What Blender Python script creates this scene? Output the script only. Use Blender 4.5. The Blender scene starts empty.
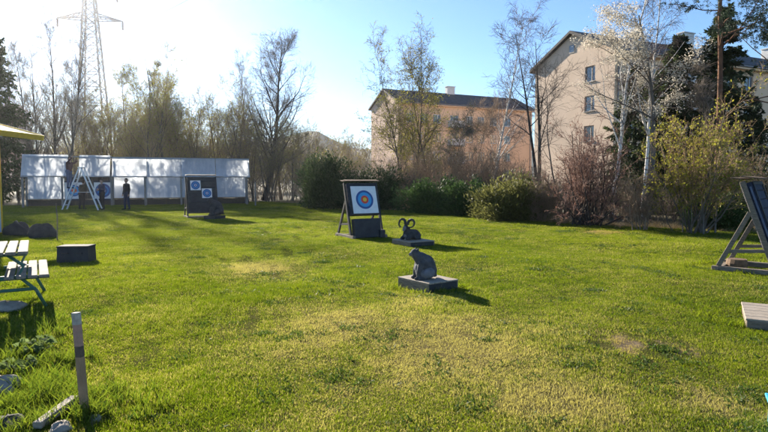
import bpy, math, random
import numpy as np
from mathutils import Vector, Matrix, Euler

S = bpy.context.scene
COL = S.collection
R = math.radians

# ------------------------------------------------------------------ camera
FPX, W0, H0 = 559.0, 768.0, 432.0
PITCH = math.atan(35.0 / FPX)
CAMZ = 1.6
cam_d = bpy.data.cameras.new('camera'); cam = bpy.data.objects.new('camera', cam_d); COL.objects.link(cam)
cam_d.sensor_width = 36; cam_d.lens = 36 * FPX / W0; cam_d.clip_end = 6000; cam_d.clip_start = 0.05
cam.location = (0, 0, CAMZ); cam.rotation_euler = (math.pi / 2 - PITCH, 0, 0)
S.camera = cam

# ------------------------------------------------------------------ sky, sun, exposure
SUN_EL, SUN_AZ = R(20.0), R(-34.0)          # azimuth measured from +Y towards +X
world = bpy.data.worlds.new('World'); S.world = world; world.use_nodes = True
wn = world.node_tree; wn.nodes.clear()
wo = wn.nodes.new('ShaderNodeOutputWorld'); wb = wn.nodes.new('ShaderNodeBackground')
sky = wn.nodes.new('ShaderNodeTexSky'); sky.sky_type = 'NISHITA'; sky.sun_disc = False
sky.sun_elevation = SUN_EL; sky.sun_rotation = SUN_AZ; sky.altitude = 100
sky.air_density = 0.95; sky.dust_density = 0.1; sky.ozone_density = 5.0
wn.links.new(sky.outputs[0], wb.inputs[0]); wn.links.new(wb.outputs[0], wo.inputs[0])
wb.inputs[1].default_value = 0.068
sun_d = bpy.data.lights.new('sun', 'SUN'); sun = bpy.data.objects.new('sun', sun_d); COL.objects.link(sun)
sun_d.energy = 5.0; sun_d.angle = R(0.55); sun_d.color = (1.0, 0.90, 0.74)
sv = Vector((math.sin(SUN_AZ) * math.cos(SUN_EL), math.cos(SUN_AZ) * math.cos(SUN_EL), math.sin(SUN_EL)))
sun.rotation_euler = (-sv).to_track_quat('-Z', 'Y').to_euler(); sun.location = (-30, 40, 40)
S.view_settings.view_transform = 'Standard'; S.view_settings.look = 'None'
S.view_settings.exposure = 1.7; S.view_settings.gamma = 1.0
S.render.engine = 'CYCLES'
S.cycles.use_denoising = True
S.cycles.max_bounces = 6; S.cycles.transparent_max_bounces = 6
S.cycles.diffuse_bounces = 3; S.cycles.transmission_bounces = 4; S.cycles.volume_bounces = 1
S.cycles.caustics_reflective = False; S.cycles.caustics_refractive = False
S.cycles.sample_clamp_indirect = 6.0

# ------------------------------------------------------------------ measuring helpers
def ray(px, py):
    x, z = (px - W0 / 2) / FPX, -(py - H0 / 2) / FPX
    c, s = math.cos(PITCH), math.sin(PITCH)
    return Vector((x, c + z * s, -s + z * c))
def G(px, py, z=0.0):                      # the point at height z that is seen there
    d = ray(px, py); t = (z - CAMZ) / d.z
    return Vector((d.x * t, d.y * t, z))
def at(px, py, Y):                         # the point at depth Y that is seen there
    d = ray(px, py); t = Y / d.y
    return Vector((d.x * t, Y, CAMZ + d.z * t))
def lawn_z(x, y):
    return (0.018 * np.sin(x * 0.9 + 1.3 * np.sin(y * 0.5)) + 0.014 * np.sin(y * 1.1 + 0.7 * x)
            + 0.010 * np.sin(2.3 * x - 1.7 * y)) - 0.012
def gz(x, y): return float(lawn_z(x, y))

# ------------------------------------------------------------------ materials
def nodes_of(name):
    m = bpy.data.materials.new(name); m.use_nodes = True
    nt = m.node_tree; nt.nodes.clear()
    out = nt.nodes.new('ShaderNodeOutputMaterial')
    return m, nt, out
def N(nt, typ, **kw):
    n = nt.nodes.new(typ)
    for k, v in kw.items(): setattr(n, k, v)
    return n
def ramp(nt, fac, stops):
    r = nt.nodes.new('ShaderNodeValToRGB'); e = r.color_ramp.elements
    while len(e) < len(stops): e.new(0.5)
    for i, (p, c) in enumerate(stops):
        e[i].position = p; e[i].color = (*c, 1)
    nt.links.new(fac, r.inputs[0]); return r.outputs[0]
def noise(nt, coord, scale, detail=4, rough=0.6):
    n = nt.nodes.new('ShaderNodeTexNoise'); n.inputs['Scale'].default_value = scale
    n.inputs['Detail'].default_value = detail; n.inputs['Roughness'].default_value = rough
    if coord is not None: nt.links.new(coord, n.inputs['Vector'])
    return n.outputs['Fac']
def scaled(nt, coord, s):
    m = nt.nodes.new('ShaderNodeVectorMath'); m.operation = 'MULTIPLY'; m.inputs[1].default_value = s
    nt.links.new(coord, m.inputs[0]); return m.outputs[0]

def mat(name, c1, c2=None, scale=6.0, rough=0.8, bump=0.0, bscale=None, stretch=None, spec=0.3, metal=0.0, lo=0.3, hi=0.7, world_space=False):
    c2 = c2 or tuple(x * 0.75 for x in c1)
    m, nt, out = nodes_of(name)
    if world_space: co = N(nt, 'ShaderNodeNewGeometry').outputs['Position']
    else: co = N(nt, 'ShaderNodeTexCoord').outputs['Object']
    if stretch: co = scaled(nt, co, stretch)
    f = noise(nt, co, scale)
    col = ramp(nt, f, [(lo, c2), (hi, c1)])
    p = N(nt, 'ShaderNodeBsdfPrincipled')
    p.inputs['Roughness'].default_value = rough; p.inputs['Specular IOR Level'].default_value = spec
    p.inputs['Metallic'].default_value = metal
    nt.links.new(col, p.inputs['Base Color'])
    if bump:
        b = N(nt, 'ShaderNodeBump'); b.inputs['Strength'].default_value = bump; b.inputs['Distance'].default_value = 0.02
        nt.links.new(noise(nt, co, bscale or scale * 3), b.inputs['Height']); nt.links.new(b.outputs[0], p.inputs['Normal'])
    nt.links.new(p.outputs[0], out.inputs[0])
    return m

def leaf_mat(name, c1, c2, trans=0.4, tcol=None, scale=1.2, rough=0.6):
    m, nt, out = nodes_of(name)
    co = N(nt, 'ShaderNodeNewGeometry').outputs['Position']
    f = noise(nt, co, scale, 3)
    oi = N(nt, 'ShaderNodeNewGeometry').outputs['Random Per Island']
    mx = N(nt, 'ShaderNodeMath', operation='MULTIPLY_ADD'); nt.links.new(oi, mx.inputs[0]); mx.inputs[1].default_value = 0.5
    sb = N(nt, 'ShaderNodeMath', operation='SUBTRACT'); nt.links.new(f, sb.inputs[0]); sb.inputs[1].default_value = 0.25
    nt.links.new(sb.outputs[0], mx.inputs[2])
    col = ramp(nt, mx.outputs[0], [(0.2, c2), (0.8, c1)])
    p = N(nt, 'ShaderNodeBsdfPrincipled'); p.inputs['Roughness'].default_value = rough; p.inputs['Specular IOR Level'].default_value = 0.25
    nt.links.new(col, p.inputs['Base Color'])
    t = N(nt, 'ShaderNodeBsdfTranslucent')
    if tcol: 
        mc = N(nt, 'ShaderNodeMix', data_type='RGBA', blend_type='MULTIPLY'); mc.inputs[0].default_value = 1
        nt.links.new(col, mc.inputs[6]); mc.inputs[7].default_value = (*tcol, 1); nt.links.new(mc.outputs[2], t.inputs[0])
    else: nt.links.new(col, t.inputs[0])
    mix = N(nt, 'ShaderNodeMixShader'); mix.inputs[0].default_value = trans
    nt.links.new(p.outputs[0], mix.inputs[1]); nt.links.new(t.outputs[0], mix.inputs[2]); nt.links.new(mix.outputs[0], out.inputs[0])
    return m

M = {}
M['wood_grey'] = mat('weathered_wood', (0.27, 0.22, 0.17), (0.13, 0.105, 0.08), 9, 0.85, 0.5, 40, (1, 1, 6))
M['wood_light'] = mat('pale_wood', (0.42, 0.36, 0.29), (0.25, 0.205, 0.16), 8, 0.8, 0.5, 40, (1, 6, 6))
M['wood_stake'] = mat('stake_wood', (0.45, 0.28, 0.165), (0.26, 0.16, 0.095), 9, 0.85, 0.5, 40, (1, 1, 0.4))
M['wood_band'] = mat('stained_wood', (0.16, 0.11, 0.08), (0.09, 0.065, 0.05), 20, 0.85, 0.5, 40)
M['wood_bench'] = mat('weathered_slat', (0.33, 0.285, 0.235), (0.17, 0.145, 0.115), 7, 0.85, 0.5, 30, (6, 1, 6))
M['wood_dark'] = mat('dark_wood', (0.10, 0.085, 0.075), (0.05, 0.045, 0.04), 9, 0.85, 0.4, 30, (1, 1, 5))
M['wood_brown'] = mat('brown_wood', (0.20, 0.13, 0.08), (0.11, 0.07, 0.045), 9, 0.85, 0.4, 30, (1, 4, 1))
M['black_rubber'] = mat('black_sheet', (0.046, 0.048, 0.054), (0.026, 0.027, 0.031), 5, 0.7, 0.3, 20)
M['navy_foam'] = mat('navy_foam', (0.042, 0.052, 0.088), (0.024, 0.031, 0.054), 5, 0.85, 0.4, 30)
M['navy_light'] = mat('navy_edge', (0.16, 0.20, 0.30), (0.09, 0.11, 0.17), 5, 0.85, 0.3, 30)
M['pink_paint'] = mat('pink_paint', (.50, .26, .20), (.34, .22, .16), 30, .8, .4, 60)
M['white_paint'] = mat('white_paint', (.54, .48, .42), (.34, .28, .23), 30, .8, .4, 60)
M['paper_white'] = mat('target_paper', (0.80, 0.80, 0.80), (0.70, 0.70, 0.71), 8, 0.8)
M['t_black'] = mat('target_black', (0.02, 0.022, 0.035), (0.015, 0.016, 0.025), 8, 0.8)
M['t_blue'] = mat('target_blue', (0.07, 0.36, 0.66), (0.06, 0.32, 0.60), 8, 0.8)
M['t_navy'] = mat('target_navy', (0.05, 0.11, 0.30), (0.04, 0.09, 0.26), 8, 0.8)
M['t_red'] = mat('target_red', (0.72, 0.08, 0.05), (0.65, 0.07, 0.05), 8, 0.8)
M['t_yellow'] = mat('target_yellow', (0.85, 0.55, 0.06), (0.8, 0.5, 0.05), 8, 0.8)
M['stone'] = mat('stone', (0.40, 0.345, 0.285), (0.22, 0.185, 0.15), 7, 0.9, 0.8, 18)
M['stone_dark'] = mat('dark_stone', (0.075, 0.068, 0.063), (0.035, 0.032, 0.03), 5, 0.9, 0.8, 12)
M['concrete'] = mat('concrete', (0.40, 0.38, 0.35), (0.28, 0.265, 0.24), 6, 0.9, 0.4, 20)
M['green_paint'] = mat('green_metal', (0.05, 0.16, 0.12), (0.03, 0.10, 0.08), 12, 0.5, 0, None, None, 0.5)
M['yellow_paint'] = mat('yellow_paint', (0.80, 0.52, 0.03), (0.62, 0.38, 0.03), 8, 0.6)
M['blue_pale'] = mat('pale_blue_panel', (0.50, 0.60, 0.72), (0.40, 0.49, 0.60), 4, 0.6)
M['blue_bright'] = mat('blue_plastic', (0.05, 0.42, 0.80), (0.04, 0.36, 0.70), 6, 0.4, 0, None, None, 0.5)
M['alu'] = mat('aluminium', (0.78, 0.79, 0.80), (0.66, 0.67, 0.68), 9, 0.4, 0, None, None, 0.5, 0.15)
M['post_grey'] = mat('grey_post', (0.30, 0.28, 0.26), (0.17, 0.155, 0.14), 9, 0.85, 0.3, 30, (1, 1, 0.3))
M['steel'] = mat('galvanised_steel', (0.26, 0.27, 0.29), (0.18, 0.19, 0.20), 2, 0.6, 0, None, None, 0.4, 0.3)
M['wire'] = mat('wire', (0.06, 0.06, 0.065), None, 3, 0.6)
M['ceramic'] = mat('insulator', (0.12, 0.10, 0.10), None, 3, 0.4)
M['brick_beige'] = mat('beige_plaster', (0.66, 0.51, 0.39), (0.58, 0.445, 0.335), 0.6, 0.92, 0.3, 9)
M['brick_pink'] = mat('pink_plaster', (0.68, 0.50, 0.39), (0.60, 0.43, 0.34), 0.5, 0.92, 0.3, 9)
M['plaster_orange'] = mat('orange_plaster', (0.82, 0.58, 0.385), (0.75, 0.515, 0.33), 0.5, 0.92, 0.3, 9)
M['plaster_white'] = mat('white_plaster', (0.72, 0.71, 0.69), (0.58, 0.57, 0.55), 1.2, 0.9)
M['roof_dark'] = mat('dark_roof', (0.090, 0.085, 0.085), (0.045, 0.043, 0.043), 1.5, 0.8, 0.5, 6)
M['frame_white'] = mat('window_frame', (0.75, 0.75, 0.74), (0.65, 0.65, 0.64), 3, 0.5)
M['frame_brown'] = mat('brown_window_frame', (0.34, 0.30, 0.27), (0.27, 0.24, 0.21), 3, 0.5)
M['plinth'] = mat('plinth', (0.27, 0.25, 0.23), (0.2, 0.185, 0.17), 2, 0.9)
M['curtain'] = mat('curtain', (0.55, 0.53, 0.50), (0.40, 0.39, 0.37), 3, 0.9, 0, None, (6, 6, 0.3))
M['bark'] = mat('grey_bark', (0.17, 0.145, 0.12), (0.075, 0.062, 0.052), 7, 0.95, 0.6, 20, (1, 1, 0.3))
M['bark_dark'] = mat('dark_bark', (0.085, 0.068, 0.058), (0.042, 0.034, 0.03), 7, 0.95, 0.6, 20, (1, 1, 0.3))
M['bark_pine'] = mat('pine_bark', (0.25, 0.125, 0.07), (0.10, 0.055, 0.038), 6, 0.95, 0.8, 14, (1, 1, 0.35))
M['bark_birch'] = mat('birch_bark', (0.66, 0.63, 0.59), (0.07, 0.06, 0.055), 5, 0.85, 0.3, 14, (0.6, 0.6, 2.2), lo=0.34, hi=0.47)
M['twig_brown'] = mat('brown_twig', (0.30, 0.215, 0.145), (0.17, 0.12, 0.085), 3, 0.9)
M['twig_grey'] = mat('grey_twig', (0.30, 0.25, 0.205), (0.17, 0.14, 0.115), 3, 0.9)
M['twig_red'] = mat('red_twig', (0.30, 0.175, 0.135), (0.16, 0.095, 0.075), 3, 0.9)
M['twig_tan'] = mat('tan_twig', (0.43, 0.29, 0.17), (0.25, 0.165, 0.10), 3, 0.9)
M['twig_birch'] = mat('birch_twig', (0.17, 0.12, 0.105), (0.09, 0.062, 0.055), 3, 0.9)
M['leaf_spring'] = leaf_mat('spring_leaf', (0.40, 0.38, 0.07), (0.24, 0.26, 0.045), 0.6)
M['leaf_yellow'] = leaf_mat('yellow_green_leaf', (0.34, 0.31, 0.04), (0.20, 0.21, 0.03), 0.5)
M['leaf_olive'] = leaf_mat('olive_leaf', (0.17, 0.17, 0.05), (0.09, 0.095, 0.03), 0.4)
M['leaf_dark'] = leaf_mat('evergreen_leaf', (0.075, 0.105, 0.038), (0.030, 0.048, 0.019), 0.3)
M['leaf_hedge'] = leaf_mat('hedge_leaf', (0.070, 0.125, 0.030), (0.030, 0.060, 0.016), 0.3)
M['leaf_bud'] = leaf_mat('bud_leaf', (0.32, 0.28, 0.09), (0.20, 0.17, 0.06), 0.6)
M['leaf_redbud'] = leaf_mat('reddish_bud', (0.24, 0.12, 0.09), (0.15, 0.08, 0.06), 0.4)
M['blossom'] = leaf_mat('white_blossom', (0.64, 0.59, 0.50), (0.46, 0.41, 0.32), 0.4)
M['needle'] = leaf_mat('needle', (0.075, 0.105, 0.035), (0.030, 0.048, 0.018), 0.3)
M['needle_pine'] = leaf_mat('pine_needle', (0.055, 0.085, 0.045), (0.025, 0.042, 0.024), 0.25)
M['weed_leaf'] = leaf_mat('weed_leaf', (0.15, 0.20, 0.07), (0.09, 0.13, 0.04), 0.5, rough=0.95)

# translucent white sheeting of the shelter, streaked with dirt
def sheet_mat():
    m, nt, out = nodes_of('white_sheeting')
    co = N(nt, 'ShaderNodeNewGeometry').outputs['Position']
    f = noise(nt, scaled(nt, co, (2.2, 2.2, 0.5)), 2.0, 5, 0.7)
    col = ramp(nt, f, [(0.25, (0.62, 0.68, 0.76)), (0.62, (0.82, 0.87, 0.94))])
    d = N(nt, 'ShaderNodeBsdfPrincipled'); d.inputs['Roughness'].default_value = 0.45
    t = N(nt, 'ShaderNodeBsdfTranslucent'); mix = N(nt, 'ShaderNodeMixShader'); mix.inputs[0].default_value = 0.74
    b = N(nt, 'ShaderNodeBump'); b.inputs['Strength'].default_value = 0.25; b.inputs['Distance'].default_value = 0.03
    nt.links.new(noise(nt, scaled(nt, co, (1.5, 1.5, 0.6)), 2.0, 3), b.inputs['Height'])
    nt.links.new(b.outputs[0], d.inputs['Normal'])
    nt.links.new(col, d.inputs['Base Color']); nt.links.new(col, t.inputs[0])
    nt.links.new(d.outputs[0], mix.inputs[1]); nt.links.new(t.outputs[0], mix.inputs[2]); nt.links.new(mix.outputs[0], out.inputs[0])
    return m
M['sheet'] = sheet_mat()
def glass_mat():
    m, nt, out = nodes_of('window_glass')
    p = N(nt, 'ShaderNodeBsdfPrincipled'); p.inputs['Base Color'].default_value = (0.035, 0.045, 0.06, 1)
    p.inputs['Roughness'].default_value = 0.08; p.inputs['Specular IOR Level'].default_value = 1.0; p.inputs['Coat Weight'].default_value = 0.6
    p.inputs['Coat Roughness'].default_value = 0.03
    nt.links.new(p.outputs[0], out.inputs[0]); return m
M['glass'] = glass_mat()

# lawn tones: one set of noises for the soil and for the blades that grow on it
DRY = [(G(455, 345), 2.2, 0.50), (G(540, 395), 1.2, 0.5), (G(330, 330), 1.7, 0.45), (G(255, 268), 1.5, 0.45), (G(330, 400), 0.9, 0.3), (G(420, 300), 1.1, 0.35), (G(720, 400), 0.6, 0.3)]
BARE = [(G(628, 345), 0.55, 0.55), (G(678, 349), 0.42, 0.5), (G(650, 347), .35, .5), (G(90, 424), 0.3, 0.5), (G(600, 232), 1.5, 0.6)]
def lawn_tone_group():
    g = bpy.data.node_groups.new('lawn_tone', 'ShaderNodeTree')
    for nm in ('Dry', 'Bare', 'Tone'): g.interface.new_socket(nm, in_out='OUTPUT', socket_type='NodeSocketFloat')
    go = g.nodes.new('NodeGroupOutput')
    co = N(g, 'ShaderNodeNewGeometry').outputs['Position']
    flat = scaled(g, co, (1, 1, 0))
    n1, n2, n3 = noise(g, flat, 0.55, 5, 0.65), noise(g, flat, 3.2, 4, 0.7), noise(g, flat, 0.22, 3)
    def patches(lst):
        acc = None
        for c, r, w in lst:
            d = N(g, 'ShaderNodeVectorMath', operation='DISTANCE'); g.links.new(scaled(g, flat, (1, 0.75, 0)), d.inputs[0])
            d.inputs[1].default_value = (c.x, c.y * 0.75, 0)
            mr = N(g, 'ShaderNodeMapRange'); mr.inputs[1].default_value = 0; mr.inputs[2].default_value = r
            mr.inputs[3].default_value = w; mr.inputs[4].default_value = 0; mr.interpolation_type = 'SMOOTHSTEP'
            g.links.new(d.outputs['Value'], mr.inputs[0])
            if acc is None: acc = mr.outputs[0]
            else:
                a = N(g, 'ShaderNodeMath', operation='MAXIMUM'); g.links.new(acc, a.inputs[0]); g.links.new(mr.outputs[0], a.inputs[1]); acc = a.outputs[0]
        return acc
    def add(a, b, k=1.0):
        m = N(g, 'ShaderNodeMath', operation='MULTIPLY_ADD'); g.links.new(b, m.inputs[0]); m.inputs[1].default_value = k; g.links.new(a, m.inputs[2]); return m.outputs[0]
    def rng(v, lo, hi):
        mr = N(g, 'ShaderNodeMapRange'); mr.inputs[1].default_value = lo; mr.inputs[2].default_value = hi; mr.interpolation_type = 'SMOOTHSTEP'
        g.links.new(v, mr.inputs[0]); return mr.outputs[0]
    dry = add(add(patches(DRY), n1, 1.0), n2, 0.5)
    g.links.new(rng(dry, 0.66, 1.40), go.inputs['Dry'])
    bare = add(add(patches(BARE), n2, 1.5), n1, 0.3)
    g.links.new(rng(bare, 1.25, 1.5), go.inputs['Bare'])
    g.links.new(rng(add(n3, n2, 0.9), 0.68, 1.22), go.inputs['Tone'])
    return g
TONE = lawn_tone_group()
def mixc(nt, fac, a, b):
    m = N(nt, 'ShaderNodeMix', data_type='RGBA'); nt.links.new(fac, m.inputs[0])
    for sock, v in ((m.inputs[6], a), (m.inputs[7], b)):
        if isinstance(v, tuple): sock.default_value = (*v, 1)
        else: nt.links.new(v, sock)
    return m.outputs[2]
def soil_mat():
    m, nt, out = nodes_of('lawn_soil')
    t = N(nt, 'ShaderNodeGroup'); t.node_tree = TONE
    co = N(nt, 'ShaderNodeNewGeometry').outputs['Position']
    green = mixc(nt, t.outputs['Tone'], (0.060, 0.068, 0.018), (0.085, 0.095, 0.024))
    col = mixc(nt, t.outputs['Dry'], green, (0.17, 0.135, 0.06))
    col = mixc(nt, t.outputs['Bare'], col, (0.25, 0.19, 0.12))
    f = noise(nt, co, 40, 4, 0.75)
    dk = ramp(nt, f, [(0.3, (0.45, 0.45, 0.45)), (0.7, (1.2, 1.2, 1.2))])
    mu = N(nt, 'ShaderNodeMix', data_type='RGBA', blend_type='MULTIPLY'); mu.inputs[0].default_value = 1
    nt.links.new(col, mu.inputs[6]); nt.links.new(dk, mu.inputs[7])
    p = N(nt, 'ShaderNodeBsdfPrincipled'); p.inputs['Roughness'].default_value = 1.0; p.inputs['Specular IOR Level'].default_value = 0.0
    nt.links.new(mu.outputs[2], p.inputs['Base Color'])
    b = N(nt, 'ShaderNodeBump'); b.inputs['Strength'].default_value = 0.9; b.inputs['Distance'].default_value = 0.03
    nt.links.new(f, b.inputs['Height']); nt.links.new(b.outputs[0], p.inputs['Normal'])
    nt.links.new(p.outputs[0], out.inputs[0]); return m
def blade_mat(name, lush=False):
    m, nt, out = nodes_of(name)
    t = N(nt, 'ShaderNodeGroup'); t.node_tree = TONE
    oi = N(nt, 'ShaderNodeObjectInfo').outputs['Random']; isl = N(nt, 'ShaderNodeNewGeometry').outputs['Random Per Island']
    if lush:
        g = mixc(nt, isl, (0.05, 0.09, 0.016), (0.14, 0.165, 0.028)); col = g
    else:
        g1 = mixc(nt, t.outputs['Tone'], (0.062, 0.105, 0.008), (0.160, 0.192, 0.014))
        g2 = mixc(nt, isl, g1, (0.24, 0.245, 0.03))
        h = N(nt, 'ShaderNodeMath', operation='MULTIPLY'); h.inputs[1].default_value = 0.5; nt.links.new(isl, h.inputs[0])
        g = mixc(nt, h.outputs[0], g1, g2)
        # straw: more of the blades turn tan where the lawn is dry
        s = N(nt, 'ShaderNodeMath', operation='MULTIPLY_ADD'); s.inputs[1].default_value = 1.25; s.inputs[2].default_value = 0.02; nt.links.new(t.outputs['Dry'], s.inputs[0])
        lt = N(nt, 'ShaderNodeMath', operation='LESS_THAN'); nt.links.new(isl, lt.inputs[0]); nt.links.new(s.outputs[0], lt.inputs[1])
        k = N(nt, 'ShaderNodeMath', operation='MULTIPLY'); k.inputs[1].default_value = 0.75; nt.links.new(lt.outputs[0], k.inputs[0])
        col = mixc(nt, k.outputs[0], g, (0.41, 0.325, 0.20))
        col = mixc(nt, t.outputs['Bare'], col, (0.30, 0.23, 0.12))
    p = N(nt, 'ShaderNodeBsdfPrincipled'); p.inputs['Roughness'].default_value = 0.6; p.inputs['Specular IOR Level'].default_value = 0.08
    tr = N(nt, 'ShaderNodeBsdfTranslucent'); mix = N(nt, 'ShaderNodeMixShader'); mix.inputs[0].default_value = 0.55
    nt.links.new(col, p.inputs['Base Color'])
    mu = N(nt, 'ShaderNodeMix', data_type='RGBA', blend_type='MULTIPLY'); mu.inputs[0].default_value = 1
    nt.links.new(col, mu.inputs[6]); mu.inputs[7].default_value = (1.35, 1.45, 0.62, 1); nt.links.new(mu.outputs[2], tr.inputs[0])
    nt.links.new(p.outputs[0], mix.inputs[1]); nt.links.new(tr.outputs[0], mix.inputs[2]); nt.links.new(mix.outputs[0], out.inputs[0])
    return m
M['soil'] = soil_mat(); M['blade'] = blade_mat('grass_blade'); M['blade_lush'] = blade_mat('lush_blade', True)
M['ground'] = mat('rough_ground', (0.115, 0.10, 0.05), (0.075, 0.062, 0.034), 0.5, 0.95, 0.6, 3, world_space=True)
M['hill'] = mat('wooded_hill', (0.045, 0.055, 0.05), (0.035, 0.042, 0.04), 0.01, 0.95, world_space=True)

# ------------------------------------------------------------------ mesh helpers
def mesh_np(name, verts, groups, mats, smooth=False):
    """groups: list of (faces array [n,k], material index)"""
    me = bpy.data.meshes.new(name)
    verts = np.asarray(verts, np.float32).reshape(-1, 3)
    me.vertices.add(len(verts)); me.vertices.foreach_set('co', verts.ravel())
    loops, starts, mi, pos = [], [], [], 0
    for f, k in groups:
        f = np.asarray(f, np.int32)
        if len(f) == 0: continue
        loops.append(f.ravel()); starts.append(pos + np.arange(len(f), dtype=np.int32) * f.shape[1]); mi.append(np.full(len(f), k, np.int32))
        pos += f.size
    loops = np.concatenate(loops); starts = np.concatenate(starts); mi = np.concatenate(mi)
    me.loops.add(len(loops)); me.loops.foreach_set('vertex_index', loops)
    me.polygons.add(len(starts)); me.polygons.foreach_set('loop_start', starts)
    me.polygons.foreach_set('material_index', mi)
    if smooth: me.polygons.foreach_set('use_smooth', np.ones(len(starts), bool))
    for m in mats: me.materials.append(M[m])
    me.update(calc_edges=True); me.validate()
    return me
class MB:
    """collects boxes, bars, tubes and lathes into one mesh"""
    def __init__(self): self.v, self.f = [], []
    def add(self, vs, fs):
        o = len(self.v); self.v += [tuple(v) for v in vs]; self.f += [tuple(i + o for i in f) for f in fs]; return self
    def box(self, c, s, rot=None, bev=0.0):
        c = Vector(c); hx, hy, hz = (x / 2 for x in s); rot = rot or Matrix.Identity(3)
        b = min(bev, hx * .8, hy * .8, hz * .8)
        if b <= 0:
            vs = [(x * hx, y * hy, z * hz) for x in (-1, 1) for y in (-1, 1) for z in (-1, 1)]
            fs = [(0, 1, 3, 2), (4, 6, 7, 5), (0, 4, 5, 1), (2, 3, 7, 6), (0, 2, 6, 4), (1, 5, 7, 3)]
        else:
            vs, fs, idx = [], [], {}
            for x in (-1, 1):
                for y in (-1, 1):
                    for z in (-1, 1):
                        for ax in range(3):
                            p = [x * (hx - b), y * (hy - b), z * (hz - b)]; p[ax] = (x * hx, y * hy, z * hz)[ax]
                            idx[x, y, z, ax] = len(vs); vs.append(tuple(p))
            I = lambda x, y, z, a: idx[x, y, z, a]
            for s_ in (-1, 1):
                q = [(-1, -1), (1, -1), (1, 1), (-1, 1)]
                fs.append([I(s_, a, b_, 0) for a, b_ in q][::s_]); fs.append([I(a, s_, b_, 1) for a, b_ in q][::-s_]); fs.append([I(a, b_, s_, 2) for a, b_ in q][::s_])
            for a in (-1, 1):
                for b_ in (-1, 1):
                    fs.append([I(a, b_, -1, 0), I(a, b_, 1, 0), I(a, b_, 1, 1), I(a, b_, -1, 1)][::-a * b_])
                    fs.append([I(a, -1, b_, 0), I(a, 1, b_, 0), I(a, 1, b_, 2), I(a, -1, b_, 2)][::a * b_])
                    fs.append([I(-1, a, b_, 1), I(1, a, b_, 1), I(1, a, b_, 2), I(-1, a, b_, 2)][::-a * b_])
                    for c_ in (-1, 1): fs.append([I(a, b_, c_, 0), I(a, b_, c_, 1), I(a, b_, c_, 2)][::a * b_ * c_])
        return self.add([c + rot @ Vector(v) for v in vs], fs)
    def bar(self, a, b, w, t, up=(0, 0, 1), bev=0.0):
        a, b = Vector(a), Vector(b); d = b - a; z = d.normalized(); x = Vector(up).cross(z)
        if x.length < 1e-4: x = Vector((1, 0, 0)).cross(z)
        x.normalize(); y = z.cross(x)
        return self.box((a + b) / 2, (w, t, d.length), Matrix((x, y, z)).transposed(), bev)
    def tube(self, pts, rad, n=8, cap=True):
        pts = [Vector(p) for p in pts]; rad = rad if hasattr(rad, '__len__') else [rad] * len(pts)
        vs, fs = [], []; prev = None
        for i, p in enumerate(pts):
            t = (pts[min(i + 1, len(pts) - 1)] - pts[max(i - 1, 0)]).normalized()
            if prev is None: x = t.orthogonal().normalized()
            else: x = (prev - t * prev.dot(t)).normalized()
            prev = x; y = t.cross(x)
            for k in range(n):
                a = 2 * math.pi * k / n; vs.append(p + (x * math.cos(a) + y * math.sin(a)) * rad[i])
        for i in range(len(pts) - 1):
            for k in range(n): fs.append((i * n + k, i * n + (k + 1) % n, (i + 1) * n + (k + 1) % n, (i + 1) * n + k))
        if cap: fs.append(tuple(range(n))[::-1]); fs.append(tuple((len(pts) - 1) * n + k for k in range(n)))
        return self.add(vs, fs)
    def disc(self, c, r0, r1, ax_x, ax_z, n=40):
        c, X, Z = Vector(c), Vector(ax_x), Vector(ax_z); vs, fs = [], []
        for k in range(n):
            a = 2 * math.pi * k / n; u = X * math.cos(a) + Z * math.sin(a)
            vs.append(c + u * r1)
            if r0 > 0: vs.append(c + u * r0)
        if r0 > 0: fs = [(2 * k, 2 * ((k + 1) % n), 2 * ((k + 1) % n) + 1, 2 * k + 1) for k in range(n)]
        else: fs = [tuple(range(n))]
        return self.add(vs, fs)
    def mesh(self, name, m, smooth=False):
        me = bpy.data.meshes.new(name); me.from_pydata([tuple(v) for v in self.v], [], self.f)
        me.materials.append(M[m])
        if smooth: me.polygons.foreach_set('use_smooth', np.ones(len(me.polygons), bool))
        me.update(); return me
    def build(self, name, m, parent=None, smooth=False):
        return link(name, self.mesh(name, m, smooth), parent)
def link(name, me, parent=None):
    o = bpy.data.objects.new(name, me); COL.objects.link(o)
    if parent: o.parent = parent
    return o
def tag(o, label=None, cat=None, group=None, kind=None):
    for k, v in (('label', label), ('category', cat), ('group', group), ('kind', kind)):
        if v: o[k] = v
    return o
def thing(name, label, cat, loc=(0, 0, 0), rz=0.0, group=None):
    o = bpy.data.objects.new(name, None); COL.objects.link(o); o.location = loc; o.rotation_euler = (0, 0, rz)
    o.empty_display_size = 0.2
    return tag(o, label, cat, group)
def structure(o, kind='structure'): o['kind'] = kind; return o

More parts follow.
